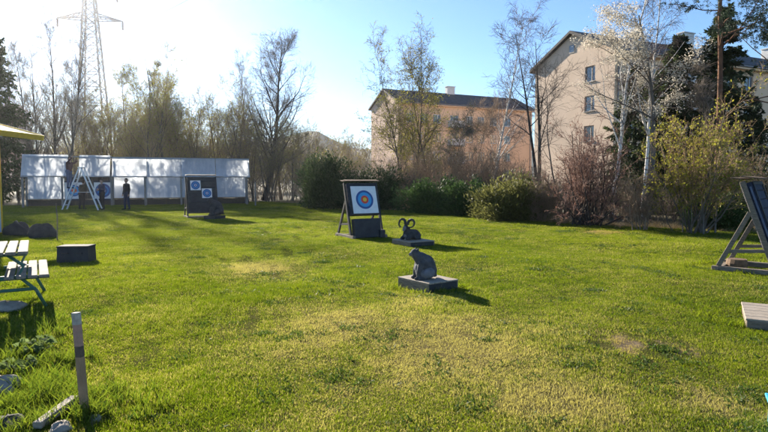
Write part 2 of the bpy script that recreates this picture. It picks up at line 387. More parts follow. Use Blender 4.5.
# bodies of people and animals: overlapping tapered capsules fused into one surface
def capsule(p0, r0, p1, r1, n=14, rings=5):
    p0, p1 = Vector(p0), Vector(p1); d = p1 - p0; L = d.length
    t = d.normalized() if L > 1e-6 else Vector((0, 0, 1)); x = t.orthogonal().normalized(); y = t.cross(x)
    prof = []
    for i in range(rings + 1): a = math.pi / 2 * i / rings; prof.append((-r0 * math.cos(a), r0 * math.sin(a)))
    for i in range(rings + 1): a = math.pi / 2 * i / rings; prof.append((L + r1 * math.sin(a), r1 * math.cos(a)))
    vs = [p0 + t * prof[0][0]]; fs = []
    mid = prof[1:-1]
    for h, r in mid:
        for k in range(n):
            a = 2 * math.pi * k / n; vs.append(p0 + t * h + (x * math.cos(a) + y * math.sin(a)) * r)
    vs.append(p0 + t * prof[-1][0]); m = len(mid)
    for k in range(n):
        fs.append((0, 1 + (k + 1) % n, 1 + k))
        for i in range(m - 1): fs.append((1 + i * n + k, 1 + i * n + (k + 1) % n, 1 + (i + 1) * n + (k + 1) % n, 1 + (i + 1) * n + k))
        fs.append((len(vs) - 1, 1 + (m - 1) * n + k, 1 + (m - 1) * n + (k + 1) % n))
    return vs, fs
def fused(name, caps, mats, voxel=0.012, smooth_iter=3, parent=None):
    mb = MB()
    for c in caps: mb.add(*capsule(*c[:4]))
    tmp = bpy.data.objects.new('tmp', mb.mesh('tmp', mats[0])); COL.objects.link(tmp)
    md = tmp.modifiers.new('r', 'REMESH'); md.mode = 'VOXEL'; md.voxel_size = voxel
    sm = tmp.modifiers.new('s', 'SMOOTH'); sm.iterations = smooth_iter; sm.factor = 0.5
    dg = bpy.context.evaluated_depsgraph_get(); dg.update()
    me = bpy.data.meshes.new_from_object(tmp.evaluated_get(dg)); me.name = name
    bpy.data.objects.remove(tmp)
    n = len(me.polygons); ce = np.empty(n * 3, np.float32); me.polygons.foreach_get('center', ce); ce = ce.reshape(-1, 3)
    best = np.full(n, 1e9); idx = np.zeros(n, np.int32)
    for c in caps:
        a, b = np.array(c[0], float), np.array(c[2], float); d = b - a; L2 = max(d @ d, 1e-9)
        t = np.clip((ce - a) @ d / L2, 0, 1); dist = np.linalg.norm(ce - (a + t[:, None] * d), axis=1) - (c[1] + (c[3] - c[1]) * t)
        k = dist < best; best[k] = dist[k]; idx[k] = c[4]
    me.materials.clear()
    for m in mats: me.materials.append(M[m])
    me.polygons.foreach_set('material_index', idx); me.polygons.foreach_set('use_smooth', np.ones(n, bool)); me.update()
    return link(name, me, parent)

# ------------------------------------------------------------------ ground, lawn, hills
def polar_sheet(name, O, ths, Rmax, nr, m, zf, power=1.6):
    vs = []; n = len(ths)
    for j in range(nr + 1):
        r = (j / nr) ** power
        for th, rm in zip(ths, Rmax): vs.append((O[0] + math.sin(th) * rm * r, O[1] + math.cos(th) * rm * r))
    vs = np.array(vs); z = zf(vs[:, 0], vs[:, 1]); V = np.c_[vs, z]
    i = np.arange(nr)[:, None] * n + np.arange(n - 1)[None, :]
    f = np.stack([i, i + 1, i + n + 1, i + n], -1).reshape(-1, 4)[:, ::-1]
    return mesh_np(name, V, [(f, 0)], [m], True)
g = MB(); g.add([(-900, -145, -0.09), (900, -145, -0.09), (900, 1500, -0.09), (-900, 1500, -0.09)], [(0, 1, 2, 3)])
structure(g.build('ground', 'ground'))
EDGE = [(-30, -8), (-30, 30), (-24, 38.5), (-9, 43), (-5.5, 38), (-3.2, 31.5), (1.9, 29.2), (4.0, 25.5), (6.0, 22.2), (8.0, 19.6), (11, 17.4), (14, 16.4), (24, 15.5), (24, -8)]
LO = (0, -8.0)
_e = [(math.atan2(x - LO[0], y - LO[1]), math.hypot(x - LO[0], y - LO[1]), x, y) for x, y in EDGE]
def edge_r(th):
    for (t0, r0, x0, y0), (t1, r1, x1, y1) in zip(_e, _e[1:]):
        if t0 <= th <= t1:
            dx, dy = math.sin(th), math.cos(th); ex, ey = x1 - x0, y1 - y0
            den = dx * ey - dy * ex
            return ((x0 - LO[0]) * ey - (y0 - LO[1]) * ex) / den
    return 20.0
ths = np.linspace(-math.pi / 2 + 1e-3, math.pi / 2 - 1e-3, 150)
lawn = link('lawn', polar_sheet('lawn', LO, ths, [edge_r(t) + 0.25 * math.sin(t * 60) for t in ths], 110, 'soil', lawn_z, 1.0)); structure(lawn)
def hill(name, pts, Y, depth):
    mb = MB(); vs, fs = [], []
    for i, (px, py) in enumerate(pts):
        p = at(px, py, Y); vs += [(p.x, Y - depth, -2), (p.x, Y, p.z), (p.x, Y + depth, -2)]
    for i in range(len(pts) - 1):
        a = i * 3; fs += [(a, a + 3, a + 4, a + 1), (a + 1, a + 4, a + 5, a + 2)]
    mb.add(vs, fs); structure(mb.build(name, 'hill', None, True))
hill('hills', [(-400, 160), (-200, 150), (0, 150), (120, 146), (230, 146), (280, 139), (308, 131), (318, 131.5), (332, 139), (350, 147), (362, 149), (420, 150), (520, 152), (700, 156), (1000, 165)], 540, 150)

# ------------------------------------------------------------------ apartment houses
def wall_open(mb, O, u, n, L, z0, z1, ops, reveal=0.16):
    """wall rectangle from O along u with openings (u0, u1, z0, z1) cut out and reveals turned inwards"""
    O, u, n = Vector(O), Vector(u), Vector(n)
    us = sorted({0, L, *[o[0] for o in ops], *[o[1] for o in ops]}); zs = sorted({z0, z1, *[o[2] for o in ops], *[o[3] for o in ops]})
    P = lambda a, z, d=0: O + u * a - n * d + Vector((0, 0, z))
    for a, b in zip(us, us[1:]):
        for c, d in zip(zs, zs[1:]):
            m, k = (a + b) / 2, (c + d) / 2
            if any(o[0] < m < o[1] and o[2] < k < o[3] for o in ops): continue
            mb.add([P(a, c), P(b, c), P(b, d), P(a, d)], [(0, 1, 2, 3)])
    for a, b, c, d in ops:
        q = [P(a, c), P(b, c), P(b, d), P(a, d)]; r = [P(a, c, reveal), P(b, c, reveal), P(b, d, reveal), P(a, d, reveal)]
        mb.add(q + r, [(i, (i + 1) % 4, 4 + (i + 1) % 4, 4 + i) for i in range(4)])
def window(root, O, u, n, a, b, c, d, curtain=False, mull=1, fm='frame_white'):
    O, u, n = Vector(O), Vector(u), Vector(n); up = Vector((0, 0, 1))
    rot = Matrix((u, -n, up)).transposed()
    P = lambda s, z, k: O + u * s + up * z - n * k
    f = MB(); t = 0.09
    f.box(P((a + b) / 2, c + t / 2, 0.12), (b - a, 0.07, t), rot); f.box(P((a + b) / 2, d - t / 2, 0.12), (b - a, 0.07, t), rot)
    for s in (a + t / 2, b - t / 2): f.box(P(s, (c + d) / 2, 0.12), (t, 0.07, d - c - 2 * t), rot)
    for k in range(mull):
        s = a + (b - a) * (k + 1) / (mull + 1) if mull != 1 else a + (b - a) * 0.62
        f.box(P(s, (c + d) / 2, 0.12), (t, 0.06, d - c - 2 * t), rot)
    w = f.build('window', fm, root)
    p = MB(); p.add([P(a, c, 0.135), P(b, c, 0.135), P(b, d, 0.135), P(a, d, 0.135)], [(0, 1, 2, 3)]); p.build('pane', 'glass', w)
    s = MB(); s.box(P((a + b) / 2, c - 0.03, -0.03), (b - a + 0.12, 0.16, 0.05), rot); s.build('sill', 'concrete', w)
    if curtain:
        q = MB(); q.box(P(a + (b - a) * 0.22, (c + d) / 2 + 0.1, 0.128), ((b - a) * 0.22, 0.004, (d - c) * 0.72), rot); q.build('curtain', 'curtain', w)
UX = Vector((0.908, 0.419, 0)); VX = Vector((-0.419, 0.908, 0)); UP = Vector((0, 0, 1))
NL, NG = -VX, -UX
def house(name, label, near, L, wid, eave, ridge, long_cols, rows, gable_cols, m_long, m_gable, balconies, chimneys, hw=0.7, hh=0.72, attic=None, seed=0, fm='frame_white'):
    rnd = random.Random(seed); near = Vector(near)
    root = thing(name, label, 'house', near)
    O = Vector((0, 0, 0))
    ops = []
    for s in long_cols:
        for z in rows: ops.append((s - hw, s + hw, z - hh, z + hh))
    bops = []
    for (s0, s1) in balconies:
        for z in rows: bops.append((s0 + 0.5, s1 - 0.5, z - 1.15, z + hh))
    mb = MB(); wall_open(mb, O, UX, NL, L, 0.9, eave, ops + bops); mb.build('long_wall', m_long, root)
    mb = MB(); mb.box(O + UX * (L / 2) + VX * 0.1 + UP * 0.4, (L + 0.02, 0.16, 1.0), Matrix((UX, VX, UP)).transposed()); mb.box(O + VX * (wid / 2) + UX * 0.1 + UP * 0.4, (0.16, wid - 0.4, 1.0), Matrix((UX, VX, UP)).transposed()); mb.build('plinth', 'plinth', root)
    gops = []
    for s in gable_cols:
        for z in rows: gops.append((wid - s - 0.62, wid - s + 0.62, z - hh, z + hh))
    mb = MB(); OG = O + VX * wid
    wall_open(mb, OG, -VX, NG, wid, 0.9, eave, gops)
    a = [O + UP * eave, O + VX * wid + UP * eave, O + VX * (wid / 2) + UP * ridge]
    mb.add(a, [(1, 0, 2)]); mb.build('gable_wall', m_gable, root)
    # the two far walls close the block
    mb = MB(); q = O + UX * L
    mb.add([q, q + VX * wid, q + VX * wid + UP * eave, q + UP * eave, q + VX * (wid / 2) + UP * ridge], [(0, 1, 2, 4, 3)]); mb.build('far_gable_wall', m_gable, root)
    mb = MB(); mb.add([O + VX * wid, O + VX * wid + UX * L, O + VX * wid + UX * L + UP * eave, O + VX * wid + UP * eave], [(3, 2, 1, 0)]); mb.build('rear_wall', m_long, root)
    for a_, b_, c_, d_ in ops: window(root, O, UX, NL, a_, b_, c_, d_, rnd.random() < 0.3, 1, fm)
    for a_, b_, c_, d_ in bops: window(root, O, UX, NL, a_, b_, c_, d_, rnd.random() < 0.5, 2, fm)
    for a_, b_, c_, d_ in gops: window(root, OG, -VX, NG, a_, b_, c_, d_, rnd.random() < 0.2, 1, fm)
    # roof slabs with overhang
    rf = MB(); slope = (ridge - eave) / (wid / 2); ov = 0.55; oe = 0.35; th = 0.28
    for side in (0, 1):
        e = (O if side == 0 else O + VX * wid) + UP * (eave - slope * ov) + (-VX if side == 0 else VX) * ov
        r = O + VX * (wid / 2) + UP * ridge
        q0, q1, q2, q3 = e - UX * oe, e + UX * (L + oe), r + UX * (L + oe), r - UX * oe
        lift = UP * 0.03
        vs = [v + lift for v in (q0, q1, q2, q3)] + [v + lift + UP * th for v in (q0, q1, q2, q3)]
        fs = [(0, 3, 2, 1), (4, 5, 6, 7), (0, 1, 5, 4), (1, 2, 6, 5), (3, 0, 4, 7)]
        rf.add(vs, fs if side == 0 else [f[::-1] for f in fs])
    roof = rf.build('roof', 'roof_dark', root)
    fa = MB(); rot = Matrix((UX, VX, UP)).transposed()
    fa.box(O + UX * (L / 2) - VX * 0.28 + UP * (eave - 0.32), (L + 0.5, 0.5, 0.14), rot); fa.build('eave_soffit', m_long, root)
    gu = MB(); gu.tube([O - VX * 0.62 + UP * (eave - slope * ov + 0.12) - UX * 0.3, O - VX * 0.62 + UP * (eave - slope * ov + 0.12) + UX * (L + 0.3)], 0.08, 6); gu.build('gutter', 'steel', roof)
    for s in (0.35, L - 0.4):
        d = MB(); d.tube([O - VX * 0.1 + UX * s + UP * 0.2, O - VX * 0.1 + UX * s + UP * (eave - 0.45)], 0.055, 6); d.build('downpipe', 'steel', root)
    for s, w_, h_ in chimneys:
        c = MB(); c.box(O + UX * s + VX * (wid / 2) + UP * (ridge + h_ / 2 - 0.3), (w_, 0.8, h_ + 0.6), rot, 0.02); c.box(O + UX * s + VX * (wid / 2) + UP * (ridge + h_ + 0.06), (w_ + .2, 1.0, .1), rot); c.build('chimney', 'plaster_white', roof)
    for s0, s1 in balconies:
        for z in rows:
            b = MB(); zc = z - 1.25
            b.box(O + UX * (s0 + s1) / 2 - VX * 0.62 + UP * (zc - 0.08), (s1 - s0, 1.2, 0.16), rot)
            bal = b.build('balcony', 'concrete', root)
            r = MB(); r.box(O + UX * (s0 + s1) / 2 - VX * 1.2 + UP * (zc + 0.52), (s1 - s0, 0.05, 0.95), rot)
            for s in (s0 + 0.025, s1 - 0.025): r.box(O + UX * s - VX * 0.66 + UP * (zc + 0.52), (0.05, 1.03, 0.95), rot)
            r.build('parapet', 'plaster_white', bal)
    if attic:
        s, z, w_, h_ = attic
        f = MB(); rotg = Matrix((-VX, -NG, UP)).transposed()
        f.box(O + VX * s + UP * z - UX * 0.02, (w_ + .16, 0.06, h_ + .16), rotg); w = f.build('attic_window', fm, root)
        p = MB(); p.box(O + VX * s + UP * z - UX * 0.056, (w_, 0.01, h_), rotg); p.build('pane', 'glass', w)
    return root
house('apartment_house', 'orange apartment house with balconies and a white chimney, beyond the birch clump', (2.2, 88, 0), 26.2, 10.5, 14.0, 16.4,
      [2.2, 4.6, 7.0, 13.2, 15.5, 18.0, 20.9], [2.75, 5.7, 8.65, 11.6], [], 'plaster_orange', 'brick_pink', [(9.0, 11.6)], [(12.6, 1.5, 1.4), (7.0, 0.6, 0.7)], seed=3)
house('apartment_house', 'tall beige gabled apartment house with three gable windows, behind the blossom tree', (20.2, 49.6, 0), 44, 10.5, 13.1, 15.6,
      [2.4, 5.2, 12.6, 15.6, 18.4, 22.5, 25.5, 30, 33, 38, 41], [3.3, 6.0, 8.75, 11.45], [2.9], 'plaster_orange', 'brick_beige', [(8.0, 10.6)], [(15.8, 1.6, 1.7), (30, 1.2, 1.4)], hw=0.66, hh=0.72, attic=(5.25, 14.2, 0.55, 0.6), seed=5, fm='frame_brown')

# ------------------------------------------------------------------ lattice pylon with its wires
def pylon():
    base = at(95.5, 181, 220); base.z = 0; K = 1.76
    root = thing('power_pylon', 'steel lattice power pylon with two crossarms rising above the bare trees', 'pylon', base, R(12)); root.scale = (K, K, K)
    Hh = 43.6
    def half(z): return 3.4 + (1.25 - 3.4) * min(z / 37.0, 1) if z < 37 else 1.25 - 0.06 * (z - 37)
    for sx in (-1, 1):
        for sy in (-1, 1):
            l = MB(); zs = [0, 12, 24, 37, Hh]
            for a, b in zip(zs, zs[1:]): l.bar((sx * half(a), sy * half(a), a), (sx * half(b), sy * half(b), b), 0.28, 0.28)
            l.build('leg', 'steel', root)
    br = MB(); z = 0.0
    while z < Hh - 1:
        dz = max(2.0, half(z) * 1.5); z2 = min(z + dz, Hh)
        for (ax, ay), (bx, by) in (((-1, -1), (1, -1)), ((1, -1), (1, 1)), ((1, 1), (-1, 1)), ((-1, 1), (-1, -1))):
            h1, h2 = half(z), half(z2)
            br.bar((ax * h1, ay * h1, z), (bx * h2, by * h2, z2), 0.12, 0.12); br.bar((bx * h1, by * h1, z), (ax * h2, ay * h2, z2), 0.12, 0.12)
            br.bar((ax * h2, ay * h2, z2), (bx * h2, by * h2, z2), 0.12, 0.12)
        z = z2
    br.build('lattice_bracing', 'steel', root)
    tips = []
    for zc, span in ((36.2, 6.6), (42.2, 5.6)):
        for s in (-1, 1):
            a = MB(); h = half(zc); tip = Vector((s * span, 0, zc))
            for sy in (-1, 1):
                a.bar((s * h, sy * h, zc), tip, 0.18, 0.18); a.bar((s * h, sy * h, zc + 1.2), tip, 0.22, 0.22)
                for k in range(1, 5):
                    t = k / 5; p = Vector((s * h, sy * h, zc)).lerp(tip, t); q = Vector((s * h, sy * h, zc + 1.2)).lerp(tip, t - 0.12 if t > .12 else 0); a.bar(p, q, 0.14, 0.14)
            arm = a.build('crossarm', 'steel', root)
            i = MB(); i.tube([tip, tip - UP * 1.9], 0.14, 6)
            for k in range(7): i.tube([tip - UP * (0.25 + k * 0.22), tip - UP * (0.33 + k * 0.22)], 0.26, 8)
            i.build('insulator', 'ceramic', arm)
            tips.append(base + Matrix.Rotation(R(12), 3, 'Z') @ ((tip - UP * 1.9) * K))
    return tips
tips = pylon()
# the line runs on from the pylon over the camera's side of the lawn and away from it
for i, t in enumerate(tips):
    for sgn, name in ((1, 'power_line'),):
        end = t + Vector((264, -334, 10 - 5 * (i % 2)))
        pts = []
        for k in range(41):
            s = k / 40; p = t.lerp(end, s); p.z -= 4 * 13 * s * (1 - s); pts.append(p)
        mb = MB(); mb.tube(pts, 0.05, 5)
        o = mb.build(name, 'wire', None); tag(o, 'thin dark power line strung from the pylon across the sky', 'power line', 'lines of the pylon')
# ------------------------------------------------------------------ white shelter
def wavy_sheet(P0, P1, P2, P3, n, nu=14, nv=8, amp=0.012, seed=0):
    """thin sheet over the corners P0 P1 (bottom) P3 P2 (top), a little warped, 6 mm thick"""
    r = np.random.default_rng(seed); ph = r.uniform(0, 6, 6)
    u = np.linspace(0, 1, nu + 1); v = np.linspace(0, 1, nv + 1); U, V = np.meshgrid(u, v)
    P0, P1, P2, P3 = (np.array(p) for p in (P0, P1, P2, P3))
    P = P0 * ((1 - U) * (1 - V))[..., None] + P1 * (U * (1 - V))[..., None] + P2 * (U * V)[..., None] + P3 * ((1 - U) * V)[..., None]
    w = amp * (np.sin(U * 9 + ph[0] + 2 * V) + 0.6 * np.sin(V * 6 + ph[1] - U * 3) + 0.5 * np.sin(U * 17 + ph[2]))
    P = P + w[..., None] * np.array(n)
    i = (np.arange(nv)[:, None] * (nu + 1) + np.arange(nu)[None, :]).ravel()
    f = np.stack([i, i + 1, i + nu + 2, i + nu + 1], -1)
    return P.reshape(-1, 3), f
def shelter():
    A = at(22, 181, 34.6); A.z = 0; B = at(250, 181, 39.2); B.z = 0
    u = (B - A).normalized(); Lt = (B - A).length; back = Vector((-u.y, u.x, 0))
    root = thing('range_shelter', 'long shelter of white sheets on posts along the edge of the wood', 'shelter', A, math.atan2(u.y, u.x))
    # local frame: x along the front, +y to the back
    def s_of(px):
        d = ray(px, 181); k = d.x / d.y; return (k * A.y - A.x) / (u.x - k * u.y)
    zt, zm, zb = 3.26, 1.86, 0.44
    sup = [(22, 68.5), (79.5, 110.5), (112.5, 147), (147.4, 181), (181.4, 215.5), (216, 249.5)]
    for i, (a, b) in enumerate(sup):
        s0, s1 = s_of(a), s_of(b); z1 = zt - 0.10 * (i > 1) - 0.004 * i
        V, f = wavy_sheet((s0, -0.30, zm), (s1, -0.30, zm), (s1, 0.25, z1), (s0, 0.25, z1), (0, -1, 0), seed=i)
        link('awning_sheet', mesh_np('awning_sheet', V, [(f, 0)], ['sheet'], True), root)
    low = [(25, 62), (112.5, 144.5), (145.5, 180.5), (181.5, 213.5), (214.5, 246)]
    for i, (a, b) in enumerate(low):
        s0, s1 = s_of(a), s_of(b)
        V, f = wavy_sheet((s0, 0.62, zb), (s1, 0.62, zb), (s1, 0.62, 1.93), (s0, 0.62, 1.93), (0, -1, 0), seed=20 + i)
        link('wall_sheet', mesh_np('wall_sheet', V, [(f, 0)], ['sheet'], True), root)
    for px in (23, 62.5, 111.5, 145, 181, 214, 246.5):
        s = s_of(px); p = MB(); p.box((s, -0.18, 0.93), (0.11, 0.11, 1.9), None, 0.01); p.build('post', 'post_grey', root)
        p = MB(); p.box((s, 0.74, 1.55), (0.10, 0.10, 3.1), None, 0.01); p.build('rear_post', 'post_grey', root)
    for s0, s1, y, z, m, nm, w in ((0, Lt, -0.24, zm + 0.02, 'post_grey', 'front_beam', .09), (0, Lt, 0.55, 1.98, 'post_grey', 'rear_beam', .09), (0, Lt, 0.32, zt - 0.12, 'post_grey', 'top_beam', .09),
                               (s_of(112), Lt + 0.15, 0.40, 0.46, 'wood_grey', 'ledge', .09), (0, s_of(62), 0.40, 0.44, 'wood_grey', 'ledge', .09)):
        b = MB(); b.box(((s0 + s1) / 2, y, z), (s1 - s0, w if nm != 'ledge' else 0.34, 0.08 if nm != 'ledge' else 0.05), None, 0.008); b.build(nm, m, root)
    for k, px in enumerate((23, 62.5, 111.5, 145, 181, 214, 246.5)):
        s = s_of(px) + 0.08; b = MB(); b.bar((s, -0.18, 1.78), (s, 0.70, 2.9), 0.07, 0.05); b.build('rafter', 'post_grey', root)
    n = 5; W = Lt / n
    for k in range(n):
        b = MB(); b.box(((k + .5) * W, 0.85, 0.20), (W - 0.02, 0.04, 0.38)); b.build('base_board', 'wood_dark', root)
    # rear boards close the open bay behind the targets
    s0, s1 = s_of(63), s_of(111); n = 9; W = (s1 - s0) / n
    for k in range(n):
        b = MB(); b.box((s0 + (k + .5) * W, 0.92, 1.2), (W - 0.015, 0.03, 1.55)); b.build('board', 'wood_dark', root)
    f = MB(); f.add([(s_of(110.6), -0.34, zm + .1), (s_of(111.9), -0.34, zm + .05), (s_of(112.2), 0.1, zt - 0.35), (s_of(111.2), 0.1, zt - .6)], [(0, 1, 2, 3)]); f.add([(s_of(110.6), -0.32, zm + .1), (s_of(111.9), -0.32, zm + .05), (s_of(112.2), 0.12, zt - 0.35), (s_of(111.2), 0.12, zt - .6)], [(3, 2, 1, 0)])
    f.build('rolled_flap', 'wood_dark', root)
    return A, u, s_of
SA, SU, s_of = shelter()
def in_shelter(px, y, z=0):
    back = Vector((-SU.y, SU.x, 0)); p = SA + SU * s_of(px) + back * y; p.z = z; return p

# ------------------------------------------------------------------ target faces, butts and stands
def rings(mb_parent, c, X, Z, n, radii, mats, names, step=0.003):
    for k, (r, m, nm) in enumerate(zip(radii, mats, names)):
        r0 = radii[k + 1] - 0.002 if k + 1 < len(radii) else 0
        d = MB(); d.disc(Vector(c) + Vector(n) * step * (k + 1), 0, r, X, Z, 44); d.build(nm, m, mb_parent)
def face(root, c, X, Z, n, size, scheme):
    X, Z, n = Vector(X), Vector(Z), Vector(n); rot = Matrix((X, -n, Z)).transposed()
    p = MB(); p.box(Vector(c) + n * 0.006, (size, 0.008, size), rot); f = p.build('target_face', 'paper_white', root)
    c = Vector(c) + n * 0.0105
    if scheme == 'full': rings(f, c, X, Z, n, [size * .345, size * .27, size * .15, size * .075], ['t_navy', 't_blue', 't_red', 't_yellow'], ['outer_ring', 'blue_ring', 'red_ring', 'centre'])
    else: rings(f, c, X, Z, n, [size * .43, size * .31, size * .25, size * .13, size * .08], ['t_navy', 't_blue', 't_navy', 'paper_white', 't_navy'], ['outer_ring', 'pale_ring', 'dark_ring', 'inner_ring', 'centre'])
def stand(name, label, loc, rz, w, h, lean, mbutt, faces, roof_m='wood_brown', base_box=False, z0=0.35, wood='wood_grey', roof=(-.32, .36, .26)):
    """A-frame stand: front looks along -Y, uprights lean back, braces run to the rear of the skids"""
    root = thing(name, label, 'target stand', loc, rz)
    ca, sa = math.cos(lean), math.sin(lean)
    Z = Vector((0, sa, ca)); n = Vector((0, -ca, sa)); X = Vector((1, 0, 0)); rot = Matrix((X, -n, Z)).transposed()
    o = Vector((0, 0.10, 0.10)); P = lambda x, z, d=0: o + X * x + Z * z + n * d
    for s in (-1, 1):
        x = s * (w / 2 + 0.030)
        m = MB(); m.bar((x, -0.12, 0.05), (x, 1.05, 0.05), 0.09, 0.10, bev=.006); m.build('skid', 'wood_grey', root)
        m = MB(); m.bar(P(x, -0.02), P(x, h), 0.055, 0.085, bev=.005); m.build('upright', wood, root)
        m = MB(); q = P(x, h * 0.66, -0.045); m.bar(q, (x, 0.95, 0.10), 0.05, 0.075, bev=.005); m.build('brace', wood, root)
        t = MB(); p1 = P(x, h * 0.22, -0.03); q1 = q.lerp(Vector((x, 0.95, 0.10)), 0.72); t.bar(p1, q1, 0.04, 0.06, bev=.004); t.build('tie', wood, root)
    m = MB(); m.bar((-w / 2 - .1, 0.98, 0.035), (w / 2 + .1, 0.98, 0.035), 0.09, 0.055); m.build('cross_rail', 'wood_grey', root)
    m = MB(); m.bar((-w / 2 + 0.012, 0.02, 0.06), (w / 2 - 0.012, 0.02, 0.06), 0.08, 0.07); m.build('cross_rail', 'wood_grey', root)
    # butt of stacked foam layers
    nl = 7; bz0, bz1 = z0, h - 0.04; dz = (bz1 - bz0) / nl
    for k in range(nl):
        m = MB(); off = 0.012 * ((k * 37 % 5) / 5 - 0.4)
        m.box(P(0, bz0 + (k + .5) * dz, 0.035 + off * 0.5), (w - 0.012, 0.19, dz - 0.004), rot, 0.012); m.build('foam_layer', mbutt, root)
    fr = MB()
    for s in (-1, 1): fr.box(P(s * (w / 2 - 0.03), (bz0 + bz1) / 2, 0.142), (0.06, 0.012, bz1 - bz0), rot)
    for zz in (bz0 + .03, bz1 - .03): fr.box(P(0, zz, 0.1425), (w - 0.124, 0.011, 0.06), rot)
    fr.build('strap_frame', 'black_rubber', root)
    # little roof of two boards
    for k, (d0, d1) in enumerate(((roof[0], 0.0), (0.004, roof[1]))):
        m = MB(); c = P(0, h + 0.055 + 0.04 * k, 0) ; c = c + Vector((0, -(d0 + d1) / 2, -0.10 * (d0 + d1) / 2))
        m.box(c, (w + roof[2], d1 - d0, 0.022), Matrix.Rotation(R(6), 3, 'X'), 0.004); m.build('roof_board', roof_m, root)
    if base_box:
        m = MB(); m.box((-0.04, 0.05, 0.29), (w * 0.86, 0.22, 0.54), Matrix.Rotation(R(-8), 3, 'X'), .01); m.build('base_panel', 'black_rubber', root)
        m = MB(); m.box((w * .40, -0.03, 0.13), (0.16, 0.26, 0.22), None, .01); m.build('ballast_box', 'black_rubber', root)
    for (fx, fz, size, sch) in faces: face(root, P(fx, fz, 0.150), X, Z, n, size, sch)
    return root
loc = G(368.5, 237.5); loc.z = gz(loc.x, loc.y) - 0.01
stand('target_stand', 'leaning stand with one large blue, red and yellow target face', loc, R(29), 0.95, 1.53, R(17), 'navy_foam', [(0.0, 0.99, 0.80, 'full')], base_box=True, z0=0.56, wood='wood_dark', roof=(-.22, .26, .10))
loc = G(203.5, 217.5); loc.z = gz(loc.x, loc.y) - 0.01
stand('target_stand', 'black target stand with two small blue faces in front of the white shelter', loc, R(28), 1.22, 1.76, R(13), 'black_rubber', [(-0.27, 1.34, 0.43, 'small'), (0.20, 0.98, 0.43, 'small')], roof_m='black_rubber', z0=0.12, wood='black_rubber', roof=(-.2, .22, .06))
loc = G(718, 269) - Matrix.Rotation(R(48), 3, 'Z') @ Vector((-.525, .95, 0)); loc.z = gz(loc.x, loc.y) - 0.01
rs = stand('target_stand', 'open grey timber A-frame stand turned side-on near the yellow-green bush', loc, R(48), 0.98, 1.62, R(19), 'navy_foam', [], z0=0.40, roof=(-.16, .30, .10))
# pale edge strips of the butt and the ballast block that shows between its braces
for k, d in enumerate((-0.02, 0.085)):
    m = MB(); ca, sa = math.cos(R(19)), math.sin(R(19)); Z = Vector((0, sa, ca)); n = Vector((0, -ca, sa))
    o = Vector((-0.98 / 2 - 0.004, 0.10, 0.10)); m.bar(o + Z * 0.42 + n * d, o + Z * 1.5 + n * d, 0.014, 0.03); m.build('edge_strip', 'navy_light', rs)
blk = MB(); blk.tube([(0, 0, 0), (0, 0, .09), (0, 0, 0.17)], [.17, .18, .165], 14)
b = G(737, 267); ob = blk.build('log_block', 'wood_brown'); ob.location = (b.x + .12, b.y + 0.2, gz(b.x, b.y) - .005); tag(ob, 'squat round wooden block under the braces of the timber A-frame stand', 'wood block')

# targets leaning in the open bay of the shelter
for px, lab, sch, cm in ((72, 'white target with blue and orange rings standing in the open shelter bay', 'full', 0), (101.5, 'white target with small dark rings standing in the open shelter bay', 'small', 1)):
    p = in_shelter(px, 0.66); r = thing('bay_target', lab, 'target', p, math.atan2(SU.y, SU.x))
    m = MB(); m.box((0, 0, 0.98), (1.12, 0.10, 1.28), None, .01); m.build('backing', 'navy_foam', r)
    for s in (-1, 1): m = MB(); m.box((s * .45, 0.02, 0.17), (0.08, 0.06, 0.34)); m.build('leg', 'wood_dark', r)
    face(r, (0, -0.052, 0.98), (1, 0, 0), (0, 0, 1), (0, -1, 0), 1.06, sch)

# ------------------------------------------------------------------ plank platforms
def platform(name, label, A, B, C, h, cat='platform', nplank=5, side='wood_grey', shade_end=True):
    """corner B in front, A to one side, C to the other (ground points)"""
    A, B, C = (Vector((p.x, p.y, 0)) for p in (A, B, C))
    e1 = (A - B); e2 = (C - B); L1, L2 = e1.length, e2.length; e1.normalize(); e2 = (e2 - e1 * e2.dot(e1)).normalized()
    z = gz(B.x, B.y) - 0.015
    root = thing(name, label, cat, (B.x, B.y, z)); rot = Matrix((e1, e2, UP)).transposed() if e1.cross(e2).z > 0 else Matrix((e2, e1, UP)).transposed()
    flip = e1.cross(e2).z <= 0
    def bx(c1, c2, cz, s1, s2, sz, nm, m, bev=.004):
        mb = MB(); mb.box(e1 * c1 + e2 * c2 + UP * cz, (s2, s1, sz) if flip else (s1, s2, sz), rot, bev); return mb.build(nm, m, root)
    t = 0.022
    bx(L1 / 2, 0.012, h / 2 - t / 2, L1 - 0.002, 0.024, h - t - .002, 'side_board', side)
    bx(L1 / 2, L2 - 0.012, h / 2 - t / 2, L1 - 0.002, 0.024, h - t - .002, 'side_board', side)
    bx(0.012, L2 / 2, h / 2 - t / 2, 0.024, L2 - 0.052, h - t - .002, 'end_board', 'black_rubber' if shade_end else side)  # ends turned from the sun: their shade is put into the black colour
    bx(L1 - 0.012, L2 / 2, h / 2 - t / 2, 0.024, L2 - 0.052, h - t - .002, 'end_board', 'black_rubber' if shade_end else side)
    w = L2 / nplank
    for k in range(nplank): bx(L1 / 2, (k + .5) * w, h - t / 2 + .001 * (k % 2), L1 + 0.02, w - 0.007, t, 'plank', 'wood_light')
    return root, e1, e2, L1, L2, z + h
bp = platform('plank_platform', 'low plank platform with black ends under the sitting animal', G(398, 285), G(428, 292.3), G(461, 288.3), 0.155)
rp = platform('plank_platform', 'low plank platform with black ends under the horned ram', G(392, 244.2), G(410, 247.6), G(430.5, 245.3), 0.145)
B_ = G(746.5, 326); platform('plank_platform', 'bare wooden plank platform lying open on the grass near the A-frame stand', B_ + Vector((0.95, -0.55, 0)), B_, B_ + Vector((0.5, 0.86, 0)), 0.13, side='wood_grey', shade_end=False, nplank=6)
